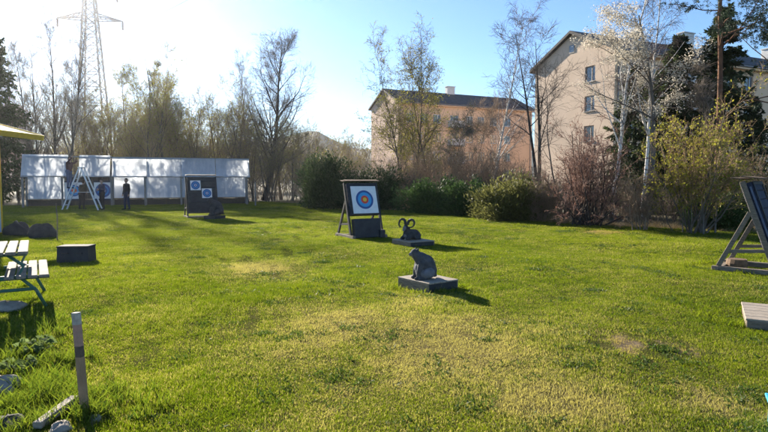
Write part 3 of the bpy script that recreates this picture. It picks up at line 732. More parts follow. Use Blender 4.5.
c_ = G(215, 219.4); dp = platform('plank_platform', 'dark block under the hunched black animal before the shelter', c_ + Vector((-0.55, .25, 0)), c_ + Vector((0, 0, 0)), c_ + Vector((0.36, 0.55, 0)), 0.16, side='black_rubber')
for o in dp[0].children:
    o.data.materials.clear(); o.data.materials.append(M['black_rubber'])

# ------------------------------------------------------------------ animal targets
M['fur_grey'] = mat('grey_fur_foam', (0.12, 0.12, 0.13), (0.055, 0.055, 0.062), 11, 0.9, 1.0, 70)
M['fur_dark'] = mat('dark_fur_foam', (0.075, 0.073, 0.076), (0.036, 0.035, 0.038), 11, 0.9, 1.0, 70)
M['fur_pale'] = mat('pale_fur_foam', (0.22, 0.22, 0.24), (0.13, 0.13, 0.14), 11, 0.9, 1.0, 70)
M['horn'] = mat('horn', (0.075, 0.068, 0.062), (0.035, 0.032, 0.03), 10, 0.7, 0.8, 30, (1, 1, 1))
def sitting_animal(name, label, loc, rz, sc, mats):
    root = thing(name, label, 'animal target', loc, rz)
    k = lambda x, y, z: (x * sc, y * sc, z * sc); r = lambda v: v * sc
    caps = []
    def C(a, ra, b, rb, m=0): caps.append((k(*a), r(ra), k(*b), r(rb), m))
    C((.11, 0, .13), .13, (.07, 0, .235), .13); C((.07, 0, .235), .128, (-.02, 0, .31), .10)
    C((-.02, 0, .30), .10, (-.085, 0, .36), .075); C((-.09, 0, .375), .068, (-.115, 0, .40), .062)
    C((-.13, 0, .39), .045, (-.185, 0, .378), .026, 2); C((-.185, 0, .38), .024, (-.192, 0, .385), .018, 1)
    for s in (-1, 1):
        C((-.085, s * .042, .44), .020, (-.078, s * .05, .468), .012)
        C((-.03, s * .07, .25), .052, (-.075, s * .075, .13), .036); C((-.075, s * .075, .13), .036, (-.085, s * .07, .03), .028)
        C((-.085, s * .07, .025), .028, (-.13, s * .072, .018), .020)
        C((.08, s * .10, .10), .085, (.01, s * .115, .085), .062, 2); C((.02, s * .115, .03), .035, (-.075, s * .12, .022), .026)
        C((-.15, s * .03, .405), .008, (-.153, s * .031, .405), .007, 1)
    C((-.03, 0, .17), .085, (-.02, 0, .10), .08, 2)
    C((.20, 0, .06), .045, (.25, 0.05, .03), .022)
    fused('body', caps, mats, 0.010 * sc, 2, root)
    return root
bc = Vector((bp[0].location.x, bp[0].location.y, bp[5])) + bp[1] * bp[3] * 0.50 + bp[2] * bp[4] * 0.30
sitting_animal('animal_target', 'grey foam animal sitting up with raised snout on a plank platform', bc, R(18), 1.0, ['fur_grey', 'fur_dark', 'fur_pale'])
dc = Vector((dp[0].location.x, dp[0].location.y, dp[5])) + dp[1] * dp[3] * .5 + dp[2] * dp[4] * .5
sitting_animal('animal_target', 'black foam animal sitting hunched in front of the two-faced target stand', dc, R(35), 1.65, ['fur_dark', 'fur_dark', 'fur_dark'])
def ram(loc, rz):
    root = thing('animal_target', 'dark foam ram with big curled horns lying on a plank platform', 'animal target', loc, rz)
    caps = []
    def C(a, ra, b, rb, m=0): caps.append((a, ra, b, rb, m))
    C((-.10, 0, .15), .13, (.16, 0, .13), .125); C((.16, 0, .12), .12, (.24, 0, .11), .10)
    C((-.10, 0, .18), .105, (-.16, 0, .28), .075); C((-.16, 0, .28), .07, (-.19, 0, .33), .062)
    C((-.20, 0, .33), .055, (-.28, 0, .26), .030, 2)
    for s in (-1, 1):
        C((-.14, s * .08, .10), .05, (-.26, s * .09, .05), .032); C((-.26, s * .09, .045), .03, (-.16, s * .10, .03), .026)
        C((.18, s * .10, .09), .07, (.06, s * .13, .045), .04); C((.06, s * .13, .035), .03, (.20, s * .15, .03), .025)
        C((-.175, s * .055, .325), .020, (-.165, s * .11, .305), .012)
    C((-.12, 0, .09), .08, (-.18, 0, .12), .06, 2); C((.30, 0, .15), .03, (.34, 0, .12), .018)
    fused('body', caps, ['fur_dark', 'fur_dark', 'fur_pale'], 0.010, 2, root)
    for s in (-1, 1):
        pts, rad = [], []
        for i in range(26):                       # up from the brow, out, down and round to the front
            t = i / 25; a = R(195) - t * R(300); rr = 0.112 - 0.03 * t
            pts.append((-.165 + .05 * math.sin(t * 3.1) - .07 * t, s * (.035 + .115 + math.cos(a) * rr), .395 + math.sin(a) * rr + .02)); rad.append(.036 * (1 - .62 * t) * (1 + .05 * (i % 2)))
        m = MB(); m.tube(pts, rad, 10); m.build('horn', 'horn', root, True)
rc = Vector((rp[0].location.x, rp[0].location.y, rp[5])) + rp[1] * rp[3] * 0.52 + rp[2] * rp[4] * 0.42
ram(rc, R(48))

# ------------------------------------------------------------------ people and their ladder
for nm, c in (('skin', (.50, .31, .23)), ('cloth_black', (.022, .022, .026)), ('cloth_navy', (.035, .045, .085)), ('cloth_plum', (.085, .035, .045)), ('denim', (.07, .11, .20)),
              ('cloth_olive', (.085, .06, .035)), ('hair_dark', (.028, .020, .016)), ('hair_brown', (.09, .055, .03)), ('shoe', (.02, .02, .02))):
    M[nm] = mat(nm, c, tuple(v * .7 for v in c), 9, .85, .3, 30)
def person(label, loc, rz, top, legs, hair, arms, h=1.75, step=0.0, lean=0.0, cap=False):
    """local -Y is where the figure faces; arms = ((elbow, wrist), (elbow, wrist)) for the two sides"""
    root = thing('person', label, 'person', loc, rz); f = h / 1.75
    caps = []
    def C(a, ra, b, rb, m):
        k = 1.14 if m in (1, 2) else 1.0       # loose clothing
        caps.append((tuple(v * f for v in a), ra * f * k, tuple(v * f for v in b), rb * f * k, m))
    L = lambda z: -lean * max(z - .95, 0)
    C((-.07, 0, .95), .115, (.07, 0, .95), .115, 2); C((0, 0, 1.0), .125, (0, L(1.2), 1.2), .125, 1)
    C((-.065, L(1.16), 1.14), .105, (-.085, L(1.33), 1.33), .115, 1); C((.065, L(1.16), 1.14), .105, (.085, L(1.33), 1.33), .115, 1)
    C((-.165, L(1.41), 1.41), .066, (.165, L(1.41), 1.41), .066, 1)
    C((0, L(1.45), 1.45), .058, (0, L(1.55) - .01, 1.55), .052, 0)
    hy = L(1.64) - .015
    C((0, hy, 1.66), .088, (0, hy + .012, 1.672), .090, 0); C((0, hy - .02, 1.60), .062, (0, hy - .03, 1.585), .05, 0)
    C((0, hy - .085, 1.635), .013, (0, hy - .103, 1.618), .014, 0)
    for s in (-1, 1): C((s * .086, hy + .01, 1.64), .018, (s * .09, hy + .012, 1.61), .013, 0)
    for i, s in enumerate((-1, 1)):
        st = step * s
        C((s * .085, 0, .92), .092, (s * .10, -.02 + st * .5, .50), .060, 2); C((s * .10, -.02 + st * .5, .50), .058, (s * .105, .02 + st, .10), .042, 2)
        C((s * .105, .03 + st, .055), .045, (s * .12, -.15 + st, .04), .036, 3)
        sh = Vector((s * .185, L(1.40), 1.40)); el, wr = (Vector(v) for v in arms[i])
        C(sh, .058, el, .046, 1); C(el, .045, wr, .033, 1)
        d = (wr - el).normalized(); pm = wr + d * .075; C(wr + d * .02, .026, pm, .032, 0)
        side = d.cross(Vector((0, -1, 0.2))).normalized()
        for j, ln in enumerate((.062, .075, .070, .055)):
            b0 = pm + side * (-.027 + .018 * j) + d * .015; b1 = b0 + d * ln * .55; b2 = b1 + (d * .7 + Vector((0, -.6, 0))).normalized() * ln * .5
            C(b0, .0095, b1, .009, 0); C(b1, .009, b2, .008, 0)
        t0 = wr + d * .045 + side * -.03; C(t0, .012, t0 + (d - side * .8).normalized() * .055, .010, 0)
    fused('body', caps, ['skin', top, legs, 'shoe'], 0.0125, 2, root)
    hc = []
    def H(a, ra, b, rb): hc.append((tuple(v * f for v in a), ra * f, tuple(v * f for v in b), rb * f, 0))
    H((0, hy + .022, 1.69), .092, (0, hy + .035, 1.64), .084)
    if cap: H((0, hy - .05, 1.715), .045, (0, hy - .13, 1.705), .03)
    fused('cap' if cap else 'hair', hc, [hair], 0.014, 2, root)
rzs = math.atan2(SU.y, SU.x)
down = (((-.23, .02, 1.13), (-.24, -.05, .90)), ((.23, .02, 1.13), (.24, -.05, .90)))
folded = (((-.25, -.02, 1.14), (-.08, -.22, 1.12)), ((.25, -.02, 1.14), (.09, -.20, 1.18)))
raised = (((-.26, -.20, 1.48), (-.20, -.34, 1.70)), ((.24, -.22, 1.42), (.16, -.40, 1.55)))
reach = (((-.22, .0, 1.14), (-.14, -.20, 1.0)), ((.25, -.10, 1.18), (.17, -.30, 1.08)))
p = G(127, 209.5); p.z = gz(p.x, p.y) - .01
person('person in dark clothes standing alone beside a shelter post', p, R(-28), 'cloth_black', 'cloth_navy', 'hair_dark', down, 1.76, .06)
p = G(82, 209); p.z = gz(p.x, p.y) - .01
person('person in dark olive jacket bending at the target under the ladder', p, R(165), 'cloth_olive', 'cloth_black', 'hair_brown', reach, 1.68, .05, .25)
p = G(102.5, 209); p.z = gz(p.x, p.y) - .01
person('person in navy top with hands held together next to the ladder', p, R(-30), 'cloth_navy', 'cloth_black', 'hair_dark', folded, 1.74)
# A-frame ladder seen from its side
lp = G(83, 209.5); lp.z = gz(lp.x, lp.y) - .005
lad = thing('step_ladder', 'tall white A-frame ladder standing before the open shelter bay', 'ladder', lp, R(8))
HT = 2.36
for s, top, foot, nm in ((-1, -.05, -.98, 'climbing_rail'), (1, .05, .92, 'rear_rail')):
    for y in (-.24, .24):
        yb = y * 1.35; m = MB(); m.bar((foot, yb, 0), (top, y, HT), .095, .055, bev=.004); m.build(nm, 'alu', lad)
    for k in range(1, 8 if s < 0 else 3):
        t = k / 8 if s < 0 else k / 3; x = foot + (top - foot) * t; yy = .24 * (1.35 - .35 * t)
        m = MB(); m.box((x, 0, HT * t), (.09 if s < 0 else .03, 2 * yy - .03, .035), None, .003); m.build('step' if s < 0 else 'cross_bar', 'alu', lad)
m = MB(); m.box((0, 0, HT + .02), (.24, .58, .05), None, .006); m.build('top_cap', 'alu', lad)
for y in (-.30, .30): m = MB(); m.bar((-.52, y, 1.0), (.50, y, 1.0), .02, .012); m.build('spreader', 'alu', lad)
t = 4 / 8; sx = -.98 + .93 * t
pp = lp + Matrix.Rotation(R(8), 3, 'Z') @ Vector((sx - .16, 0, HT * t + .02))
person('person in plum jacket and jeans standing on the white ladder', pp, R(80), 'cloth_plum', 'denim', 'hair_dark', raised, 1.76, .0, .12)

# ------------------------------------------------------------------ picnic table, box, hut, boulders, stake
def picnic():
    o = G(26, 283); o.z = 0
    root = thing('picnic_table', 'picnic table with pale slats on a green metal frame', 'picnic table', (0, 0, 0))
    zt, zs = .74, .44
    # slats run away from the viewer; positions come from the far and near ends of top and seat
    a, b = G(29.5, 240, zt), G(28.5, 251, zt); ax = (a - b).normalized(); L = 1.55; rt = Vector((ax.y, -ax.x, 0))
    mid = (a + b) / 2; rot = Matrix((rt, ax, UP)).transposed()
    for k in range(6):
        m = MB(); c = mid - rt * (.06 + k * .128); m.box((c.x, c.y, zt - .02), (.108, L, .038), rot, .006); m.build('table_slat', 'wood_bench', root)
    sm = (G(44, 258, zs) + G(48, 275, zs)) / 2
    sm = mid + rt * ((sm - mid).dot(rt))
    for k in range(4):
        m = MB(); c = sm - rt * (.03 + k * .122); m.box((c.x, c.y, zs - .02), (.104, L, .036), rot, .006); m.build('seat_slat', 'wood_bench', root)
    for s in (-.58, .58):
        q = lambda r, z: mid + ax * s + rt * r + UP * (z - zt)
        x2 = (sm - mid).dot(rt)
        for pts, nm in (([q(-.72, zt - .055), q(-.02, zt - .055)], 'top_bearer'), ([q(x2 - .50, zs - .055), q(x2 + .03, zs - .055)], 'seat_bearer'),
                        ([q(-.22, zt - .06), q(-.06, zt - .2), q(x2 - .30, zs - .03), q(x2 - .12, .22), q(x2 - .02, .0)], 'leg'),
                        ([q(-.60, zt - .06), q(-.52, .45), q(-.60, .2), q(-.74, .0)], 'leg'), ([q(-.58, .24), q(x2 - .12, .24)], 'stretcher')):
            m = MB(); m.tube([tuple(p) for p in pts], .021, 8); m.build(nm, 'green_paint', root, True)
picnic()
p = G(72, 262.5)
bx = thing('black_crate', 'black box with a paler top standing on the grass near the picnic table', 'box', (p.x, p.y + .25, gz(p.x, p.y) - .01), R(4))
m = MB(); m.add([(-.30, -.27, 0), (.30, -.27, 0), (.30, .10, 0), (-.30, .10, 0), (-.29, -.255, .31), (.29, -.255, .31), (.29, .09, .31), (-.29, .09, .31)], [(3, 2, 1, 0), (0, 1, 5, 4), (1, 2, 6, 5), (2, 3, 7, 6), (3, 0, 4, 7), (4, 5, 6, 7)]); m.build('body', 'black_rubber', bx)
m = MB(); m.box((0, -.083, .328), (.61, .375, .034), None, .012); m.build('lid', 'stone_dark', bx)
for s in (-1, 1): m = MB(); m.tube([(s * .13 - .06, -.268, .2), (s * .13 - .06, -.295, .21), (s * .13 + .06, -.295, .21), (s * .13 + .06, -.268, .2)], .010, 6); m.build('handle', 'stone_dark', bx)
# small yellow-trimmed hut whose corner shows at the edge
def hut():
    c = Vector((-11.82, 15.0, 0))
    root = thing('hut', 'small open hut with yellow posts, yellow roof edge and pale blue panels', 'hut', c, 0)
    for x in (-2.6, 0):
        for y in (0, 2.2): m = MB(); m.box((x, y, 1.6 - .26 * (x / 1.3)/2), (.09, .09, 3.2 - .26 * x / 1.3), None, .006); m.build('post', 'yellow_paint', root)
    for k in range(5):
        m = MB(); m.box((-2.30 + k * .5 + 0.03, -.07, .86), (.485, .03, 1.66), None, .004); m.build('panel', 'blue_pale', root)
    for k in range(4):
        m = MB(); m.box((.07, .35 + k * .5, .86), (.03, .485, 1.66), None, .004); m.build('panel', 'blue_pale', root)
    rot = Matrix.Rotation(R(15), 3, 'Y')
    for k in range(8):
        m = MB(); m.box(Vector((-1.0, -.55 + k * .47, 3.52)), (4.0, .46, .05), rot, .005); m.build('roof_board', 'wood_brown', root)
    for y in (-.80, 3.0):
        m = MB(); m.box(Vector((-1.0, y, 3.49)), (4.02, .03, .17), rot, .004); m.build('fascia', 'yellow_paint', root)
    m = MB(); e = rot @ Vector((2.02, 0, 0)); m.box(Vector((-1.0 + e.x, 1.1, 3.49 + e.z)), (.03, 3.7, .17), rot, .004); m.build('fascia', 'yellow_paint', root)
hut()
def rock(name, label, loc, s, m, seed, cat='stone', group=None):
    r = np.random.default_rng(seed); n, k = 18, 11; vs = []
    ph = r.uniform(0, 6.28, 8)
    for i in range(k + 1):
        t = math.pi * i / k
        for j in range(n):
            a = 2 * math.pi * j / n
            w = 1 + .13 * math.sin(2 * a + ph[0] + 2 * t) + .09 * math.sin(3 * a + ph[1] - 3 * t) + .07 * math.sin(5 * a + ph[2] + 4 * t) + r.normal(0, .022)
            vs.append((s[0] * w * math.sin(t) * math.cos(a), s[1] * w * math.sin(t) * math.sin(a), s[2] * (w * math.cos(t) * .9 + .25)))
    i = (np.arange(k)[:, None] * n + np.arange(n)[None, :]); nx = (np.arange(k)[:, None] * n + (np.arange(n)[None, :] + 1) % n)
    f = np.stack([i, i + n, nx + n, nx], -1).reshape(-1, 4)
    o = link(name, mesh_np(name, vs, [(f, 0)], [m], True)); o.location = loc; o.rotation_euler.z = ph[3]
    return tag(o, label, cat, group)
def rk(px, py, s, m, seed, label, name='rock', group=None):
    p = G(px, py); return rock(name, label, (p.x, p.y, gz(p.x, p.y) - .01), s, m, seed, 'stone', group)
rk(18, 234, (.38, .30, .34), 'stone_dark', 1, 'low dark boulder behind the picnic table, beside the blue hut panel', 'boulder')
rk(43, 236, (.40, .32, .33), 'stone_dark', 2, 'wide dark boulder between the picnic table and the black box', 'boulder')
rk(6, 309, (.22, .16, .09), 'stone', 3, 'flat grey stone in the long grass below the picnic table')
rk(-2, 386, (.16, .13, .10), 'stone', 4, 'grey stone half hidden in long grass tufts')
rk(61, 430, (.085, .07, .055), 'stone', 5, 'pale rounded stone next to the short plank by the stake')
rk(8, 424, (.14, .10, .06), 'stone_dark', 6, 'dark stone between the grass tufts and the short plank')
rk(96, 419, (.05, .04, .035), 'stone', 7, 'small stone at the foot of the wooden stake')
# the marker stake
a = G(86, 414); a.z = gz(a.x, a.y) - .12; tp = at(76, 312.5, a.y + .03)
st = thing('marker_stake', 'leaning wooden stake with faded white and pink paint at its top', 'stake', a)
d = tp - a; L = d.length; dn = d.normalized(); z1, z2, z3 = .63, .72, .90
for f0, f1, m_, nm in ((0, z1, 'wood_stake', 'shaft'), (z1, z2, 'wood_band', 'dark_band'), (z2, z3, 'pink_paint', 'pink_band'), (z3, 1, 'white_paint', 'white_tip')):
    mm = MB(); mm.bar(d * f0, d * f1, .048, .034, up=(0.3, 1, 0)); mm.build(nm, m_, st)
a, b = G(37, 430), G(75, 404); mm = MB(); c = (a + b) / 2
mm.bar((a - c) + UP * .035, (b - c) + UP * .05, .06, .045, bev=.004); pl = mm.build('plank', 'wood_light'); pl.location = (c.x, c.y, gz(c.x, c.y)); tag(pl, 'short weathered plank lying in the grass at the stake', 'plank')
a = G(57, 239); mm = MB(); tp = at(56, 203, a.y); mm.tube([(0, 0, -.05), (tp.x - a.x + .02, 0, .5), (tp.x - a.x, 0, tp.z)], [.018, .016, .012], 6); o = mm.build('stick', 'wood_grey'); o.location = (a.x, a.y, 0); tag(o, 'thin upright stick in the lawn behind the black box', 'stick')
a = G(254, 205); mm = MB(); mm.tube([(0, 0, -.1), (.0, 0, 1.55)], .05, 8); o = mm.build('fence_post', 'post_grey'); o.location = (a.x + .1, a.y, 0); tag(o, 'grey fence post standing just beyond the end of the shelter', 'post')
# blue crate, only its corner reaches into the frame
a = G(770, 434); cr = thing('blue_crate', 'bright blue plastic crate standing on the lawn', 'crate', (a.x + .24, a.y - .02, gz(a.x, a.y)), R(-28))
for (c, s) in (((0, -.19, .09), (.40, .014, .18)), ((0, .19, .09), (.40, .014, .18)), ((-.193, 0, .09), (.014, .364, .18)), ((.193, 0, .09), (.014, .364, .18))):
    mm = MB(); mm.box(c, s, None, .004); mm.build('side', 'blue_bright', cr)
mm = MB(); mm.box((0, 0, .012), (.37, .36, .015)); mm.build('bottom', 'blue_bright', cr)
mm = MB()
for (c, s) in (((0, -.2, .185), (.44, .035, .016)), ((0, .2, .185), (.44, .035, .016)), ((-.203, 0, .185), (.035, .364, .016)), ((.203, 0, .185), (.035, .364, .016))): mm.box(c, s, None, .004)
mm.build('rim', 'blue_bright', cr)
# ------------------------------------------------------------------ growing trees and shrubs
def unit(a): return a / np.maximum(np.linalg.norm(a, axis=-1, keepdims=True), 1e-9)
def line(rng, base, d, L, K, jit, up):
    """polylines from base (N,3) in directions d (N,3) with length L (N,)"""
    Nn = len(base); P = np.empty((Nn, K, 3)); P[:, 0] = base; d = unit(d)
    for k in range(1, K):
        d = unit(d + rng.normal(0, jit, (Nn, 3)) + np.array([0, 0, 1]) * up)
        P[:, k] = P[:, k - 1] + d * (L / (K - 1))[:, None]
    return P
def radii(r0, K, tip): return r0[:, None] * np.linspace(1, tip, K)[None, :]
def children(rng, P, Rr, n, t0, t1, ang, ratio, K, jit, up, rr, tip, fall=0.6, rmin=0.004, Lmin=0.0, absL=None):
    Nn, Kp = P.shape[:2]
    t = rng.uniform(t0, t1, (Nn, n)) * (Kp - 1); i = np.minimum(t.astype(int), Kp - 2); f = (t - i)[..., None]
    r_ = np.arange(Nn)[:, None]
    pos = P[r_, i] * (1 - f) + P[r_, i + 1] * f; tan = unit(P[r_, i + 1] - P[r_, i])
    rad = Rr[r_, i] * (1 - f[..., 0]) + Rr[r_, i + 1] * f[..., 0]
    rv = rng.normal(0, 1, (Nn, n, 3)); perp = unit(rv - tan * (rv * tan).sum(-1, keepdims=True))
    a = np.radians(rng.uniform(*ang, (Nn, n)))[..., None]
    d = tan * np.cos(a) + perp * np.sin(a)
    Lp = np.linalg.norm(np.diff(P, axis=1), axis=-1).sum(1)
    L = (Lp[:, None] if absL is None else np.full((Nn, 1), absL)) * ratio * (1 - fall * t / (Kp - 1)) * rng.uniform(.65, 1.25, (Nn, n))
    L = np.maximum(L, Lmin)
    C = line(rng, pos.reshape(-1, 3), d.reshape(-1, 3), L.ravel(), K, jit, up)
    return C, radii(np.maximum(rad.ravel() * rr, rmin), K, tip)
def tubes(P, Rr, n):
    Nn, K = P.shape[:2]
    T = np.empty_like(P); T[:, 1:-1] = P[:, 2:] - P[:, :-2]; T[:, 0] = P[:, 1] - P[:, 0]; T[:, -1] = P[:, -1] - P[:, -2]
    if K == 2: T[:, 1] = T[:, 0]
    T = unit(T); ref = unit(np.array([.31, .87, .13]) + 0 * T); X = unit(np.cross(T, ref)); Y = np.cross(T, X)
    a = np.arange(n) * 2 * np.pi / n
    V = P[:, :, None] + Rr[:, :, None, None] * (X[:, :, None] * np.cos(a)[:, None] + Y[:, :, None] * np.sin(a)[:, None])
    base = (np.arange(Nn)[:, None, None] * K + np.arange(K - 1)[None, :, None]) * n; k = np.arange(n)[None, None]; k2 = (k + 1) % n
    F = np.stack([base + k, base + k2, base + n + k2, base + n + k], -1).reshape(-1, 4)
    return V.reshape(-1, 3), F
def leaves(rng, C, size, aspect=1.6, droop=0.0, axis=None):
    """one bent leaf (4 corners) for each centre"""
    n = len(C); d = unit(rng.normal(0, 1, (n, 3)) + np.array([0, 0, -droop])) if axis is None else unit(axis + rng.normal(0, .35, (n, 3)))
    rv = rng.normal(0, 1, (n, 3)); w = unit(rv - d * (rv * d).sum(-1, keepdims=True))
    s = (size * rng.uniform(.6, 1.3, n))[:, None]; a = d * s * aspect * .5; b = w * s * .5
    V = np.stack([C - a, C + b * .9 + a * .1, C + a, C - b * .9 + a * .1], 1).reshape(-1, 3)
    return V, np.arange(n * 4).reshape(-1, 4)
class Plant:
    def __init__(self): self.parts = {}
    def add(self, part, VF, m):
        d = self.parts.setdefault(part, dict(v=[], g=[], m=[], n=0)); V, F = VF
        if m not in d['m']: d['m'].append(m)
        d['v'].append(V); d['g'].append((F + d['n'], d['m'].index(m))); d['n'] += len(V)
    def meshes(self): return {p: mesh_np(p, np.concatenate(d['v']), d['g'], d['m'], True) for p, d in self.parts.items()}
def place(name, label, cat, meshes, loc, rz=0.0, sc=(1, 1, 1), group=None):
    o = thing(name, label, cat, loc, rz, group); o.scale = sc
    for p, me in meshes.items(): link(p, me, o)
    return o

def bare_tree(seed, H, r0, limbs=16, spread=0.42, bark='bark', twig='twig_grey', leaf=None, nleaf=0, lsize=.06, first=.28, lean=0.06, droop=0.0, ang=(30, 60), up=0.10, sub=7, twigs=6, forks=1, low_leaf=False, rmin=.0085):
    rng = np.random.default_rng(seed); pl = Plant()
    base = np.zeros((forks, 3)); base[:, :2] = rng.normal(0, .12 * (forks > 1), (forks, 2))
    d0 = np.array([[0, 0, 1.0]]) + rng.normal(0, lean * (1 + forks * .6), (forks, 3)) * [1, 1, 0]
    Ls = H * rng.uniform(.85, 1, forks); Ls[0] = H
    T = line(rng, base, d0, Ls, 12, .045, .02); TR = radii(np.full(forks, r0) * rng.uniform(.75, 1, forks), 12, .10); TR[:, 0] *= 1.35
    pl.add('trunk', tubes(T, TR, 9), bark)
    A, AR = children(rng, T, TR, limbs // forks, first, .97, ang, spread, 7, .09, up, .50, .25, .62, rmin)
    pl.add('trunk', tubes(A, AR, 5), bark)
    B, BR = children(rng, A, AR, sub, .15, 1.0, (25, 60), .60, 5, .11, up * .6 - droop * .4, .55, .35, .5, rmin)
    Cc, CR = children(rng, B, BR, twigs, .1, 1.0, (20, 60), .62, 4, .12, -droop + up * .3, .6, .5, .4, rmin * .8, .35)
    D, DR = children(rng, Cc, CR, 2, .2, 1.0, (20, 55), .7, 3, .1, -droop, .7, .6, .3, rmin * .7, .35)
    E, ER = children(rng, T, TR, 10, first * 1.1, 1.0, (35, 70), .10, 4, .12, 0.05, .3, .4, .5, rmin)
    pl.add('crown', tubes(B, BR, 4), twig)
    for q in ((Cc, CR), (D, DR), (E, ER)): pl.add('crown', tubes(*q, 3), twig)
    if leaf:
        pts = np.concatenate([D.reshape(-1, 3), Cc.reshape(-1, 3)])
        if low_leaf: pts = pts[rng.random(len(pts)) < np.clip(1.25 - pts[:, 2] / H * 1.0, .08, 1)]
        C = pts[rng.integers(0, len(pts), nleaf)] + rng.normal(0, .07, (nleaf, 3)); pl.add('crown', leaves(rng, C, lsize), leaf)
    return pl.meshes()
def shrub(seed, H, Rr, stems=26, twig='twig_red', leaf=None, nleaf=0, lsize=.035, bark=None, sub=8, twigs=6, up=.06, rmin=.004, spread=38, r0=.022):
    rng = np.random.default_rng(seed); pl = Plant()
    base = rng.normal(0, .12 * Rr, (stems, 3)) * [1, 1, 0]
    az = rng.uniform(0, 6.283, stems); tl = np.radians(np.abs(rng.normal(0, spread, stems)).clip(2, 78))
    d = np.stack([np.sin(tl) * np.cos(az), np.sin(tl) * np.sin(az), np.cos(tl)], -1)
    L = 1.08 * rng.uniform(.7, 1.1, stems) / np.sqrt((np.sin(tl) / Rr) ** 2 + (np.cos(tl) / H) ** 2) * .82
    T = line(rng, base, d, L, 7, .09, up); TR = radii(np.full(stems, r0) * rng.uniform(.6, 1.2, stems), 7, .3)
    pl.add('stems', tubes(T, TR, 5), bark or twig)
    A, AR = children(rng, T, TR, sub, .25, 1.0, (20, 60), .42, 5, .12, up, .6, .4, .35, rmin)
    B, BR = children(rng, A, AR, twigs, .1, 1.0, (20, 60), .5, 4, .13, up * .5, .65, .5, .3, rmin * .8, .12)
    D, DR = children(rng, B, BR, 3, .1, 1.0, (20, 55), .6, 3, .12, 0, .7, .6, .3, rmin * .7, .08)
    pl.add('crown', tubes(A, AR, 4), twig); pl.add('crown', tubes(B, BR, 3), twig); pl.add('crown', tubes(D, DR, 3), twig)
    if leaf:
        pts = np.concatenate([D.reshape(-1, 3), B.reshape(-1, 3)])
        C = pts[rng.integers(0, len(pts), nleaf)] + rng.normal(0, .03, (nleaf, 3)); pl.add('crown', leaves(rng, C, lsize), leaf)
    return pl.meshes()
def evergreen(seed, H, Rx, Ry, nclump=240, per=70, leaf='leaf_dark', lsize=.06, aspect=2.4, rag=.22, twig='bark_dark'):
    """dense bush: leaf clumps spread through a lumpy dome, with inner stems"""
    rng = np.random.default_rng(seed); pl = Plant()
    az = rng.uniform(0, 6.283, nclump); u = rng.uniform(0, 1, nclump); ph = rng.uniform(0, 6.28, 5)
    lump = 1 + rag * np.sin(3 * az + ph[0] + 2 * u) + rag * .7 * np.sin(5 * az + ph[1] - 5 * u) + rng.normal(0, rag * .45, nclump)
    rr = (rng.uniform(.25, 1, nclump) ** .45) * lump; el = np.arccos(1 - u)  # dome
    c = np.stack([Rx * rr * np.sin(el) ** .7 * np.cos(az), Ry * rr * np.sin(el) ** .7 * np.sin(az), H * (.04 + .90 * rr * np.cos(el) ** .9)], -1)
    out = unit(c / [Rx, Ry, H] + [0, 0, .25])
    rad = .13 * (Rx + Ry + H) / 3
    C = np.repeat(c, per, 0) + rng.normal(0, rad, (nclump * per, 3)) * [1, 1, .8]; C[:, 2] = np.maximum(C[:, 2], .02)
    ax = np.repeat(out, per, 0)
    pl.add('crown', leaves(rng, C, lsize, aspect, 0, ax), leaf)
    base = rng.normal(0, .12, (nclump // 3, 3)) * [Rx, Ry, 0]
    dd = c[: nclump // 3] - base; L = np.linalg.norm(dd, axis=1)
    S_ = line(rng, base, dd, L, 5, .05, .02); pl.add('stems', tubes(S_, radii(np.full(len(base), .022), 5, .25), 4), twig)
    return pl.meshes()
def spruce(seed, H, Rb, nb=170, leaf='needle', bark='bark_dark', first=.06, droop=.05, gap=0.0, lsize=.13):
    rng = np.random.default_rng(seed); pl = Plant()
    T = line(rng, np.zeros((1, 3)), np.array([[0, 0, 1.0]]), np.array([H]), 12, .01, .02); TR = radii(np.array([H * .013]), 12, .08)
    pl.add('trunk', tubes(T, TR, 9), bark)
    t = first + (1 - first) * rng.uniform(0, 1, nb) ** .9; az = rng.uniform(0, 6.283, nb)
    L = Rb * (1 - t) ** .8 * rng.uniform(.55, 1.15, nb) + .12
    base = np.stack([np.interp(t * 11, range(12), T[0, :, i]) for i in range(3)], -1)
    d = np.stack([np.cos(az), np.sin(az), np.interp(t, [0, .6, 1], [-.15, .1, .9])], -1)
    A = line(rng, base, d, L, 6, .05, -droop); AR = radii(np.full(nb, .022) * (1.2 - t), 6, .3)
    pl.add('trunk', tubes(A, AR, 4), bark)
    B, BR = children(rng, A, AR, 9, .15, 1.0, (35, 70), .40, 4, .06, -.12, .6, .4, .45, .004, .12)
    pl.add('crown', tubes(B, BR, 3), bark)
    for Q, k in ((B, 11), (A, 16)):
        n = len(Q); tt = rng.uniform(.08, 1, (n, k)) * (Q.shape[1] - 1.001); i = tt.astype(int); f = (tt - i)[..., None]; r_ = np.arange(n)[:, None]
        p = (Q[r_, i] * (1 - f) + Q[r_, i + 1] * f).reshape(-1, 3); tan = unit(Q[r_, i + 1] - Q[r_, i]).reshape(-1, 3)
        ax = unit(tan + [0, 0, -.45] + rng.normal(0, .35, p.shape)); p = p + ax * lsize * .4
        pl.add('crown', leaves(rng, p, lsize * .42, 3.2, 0, ax), leaf)
    return pl.meshes()
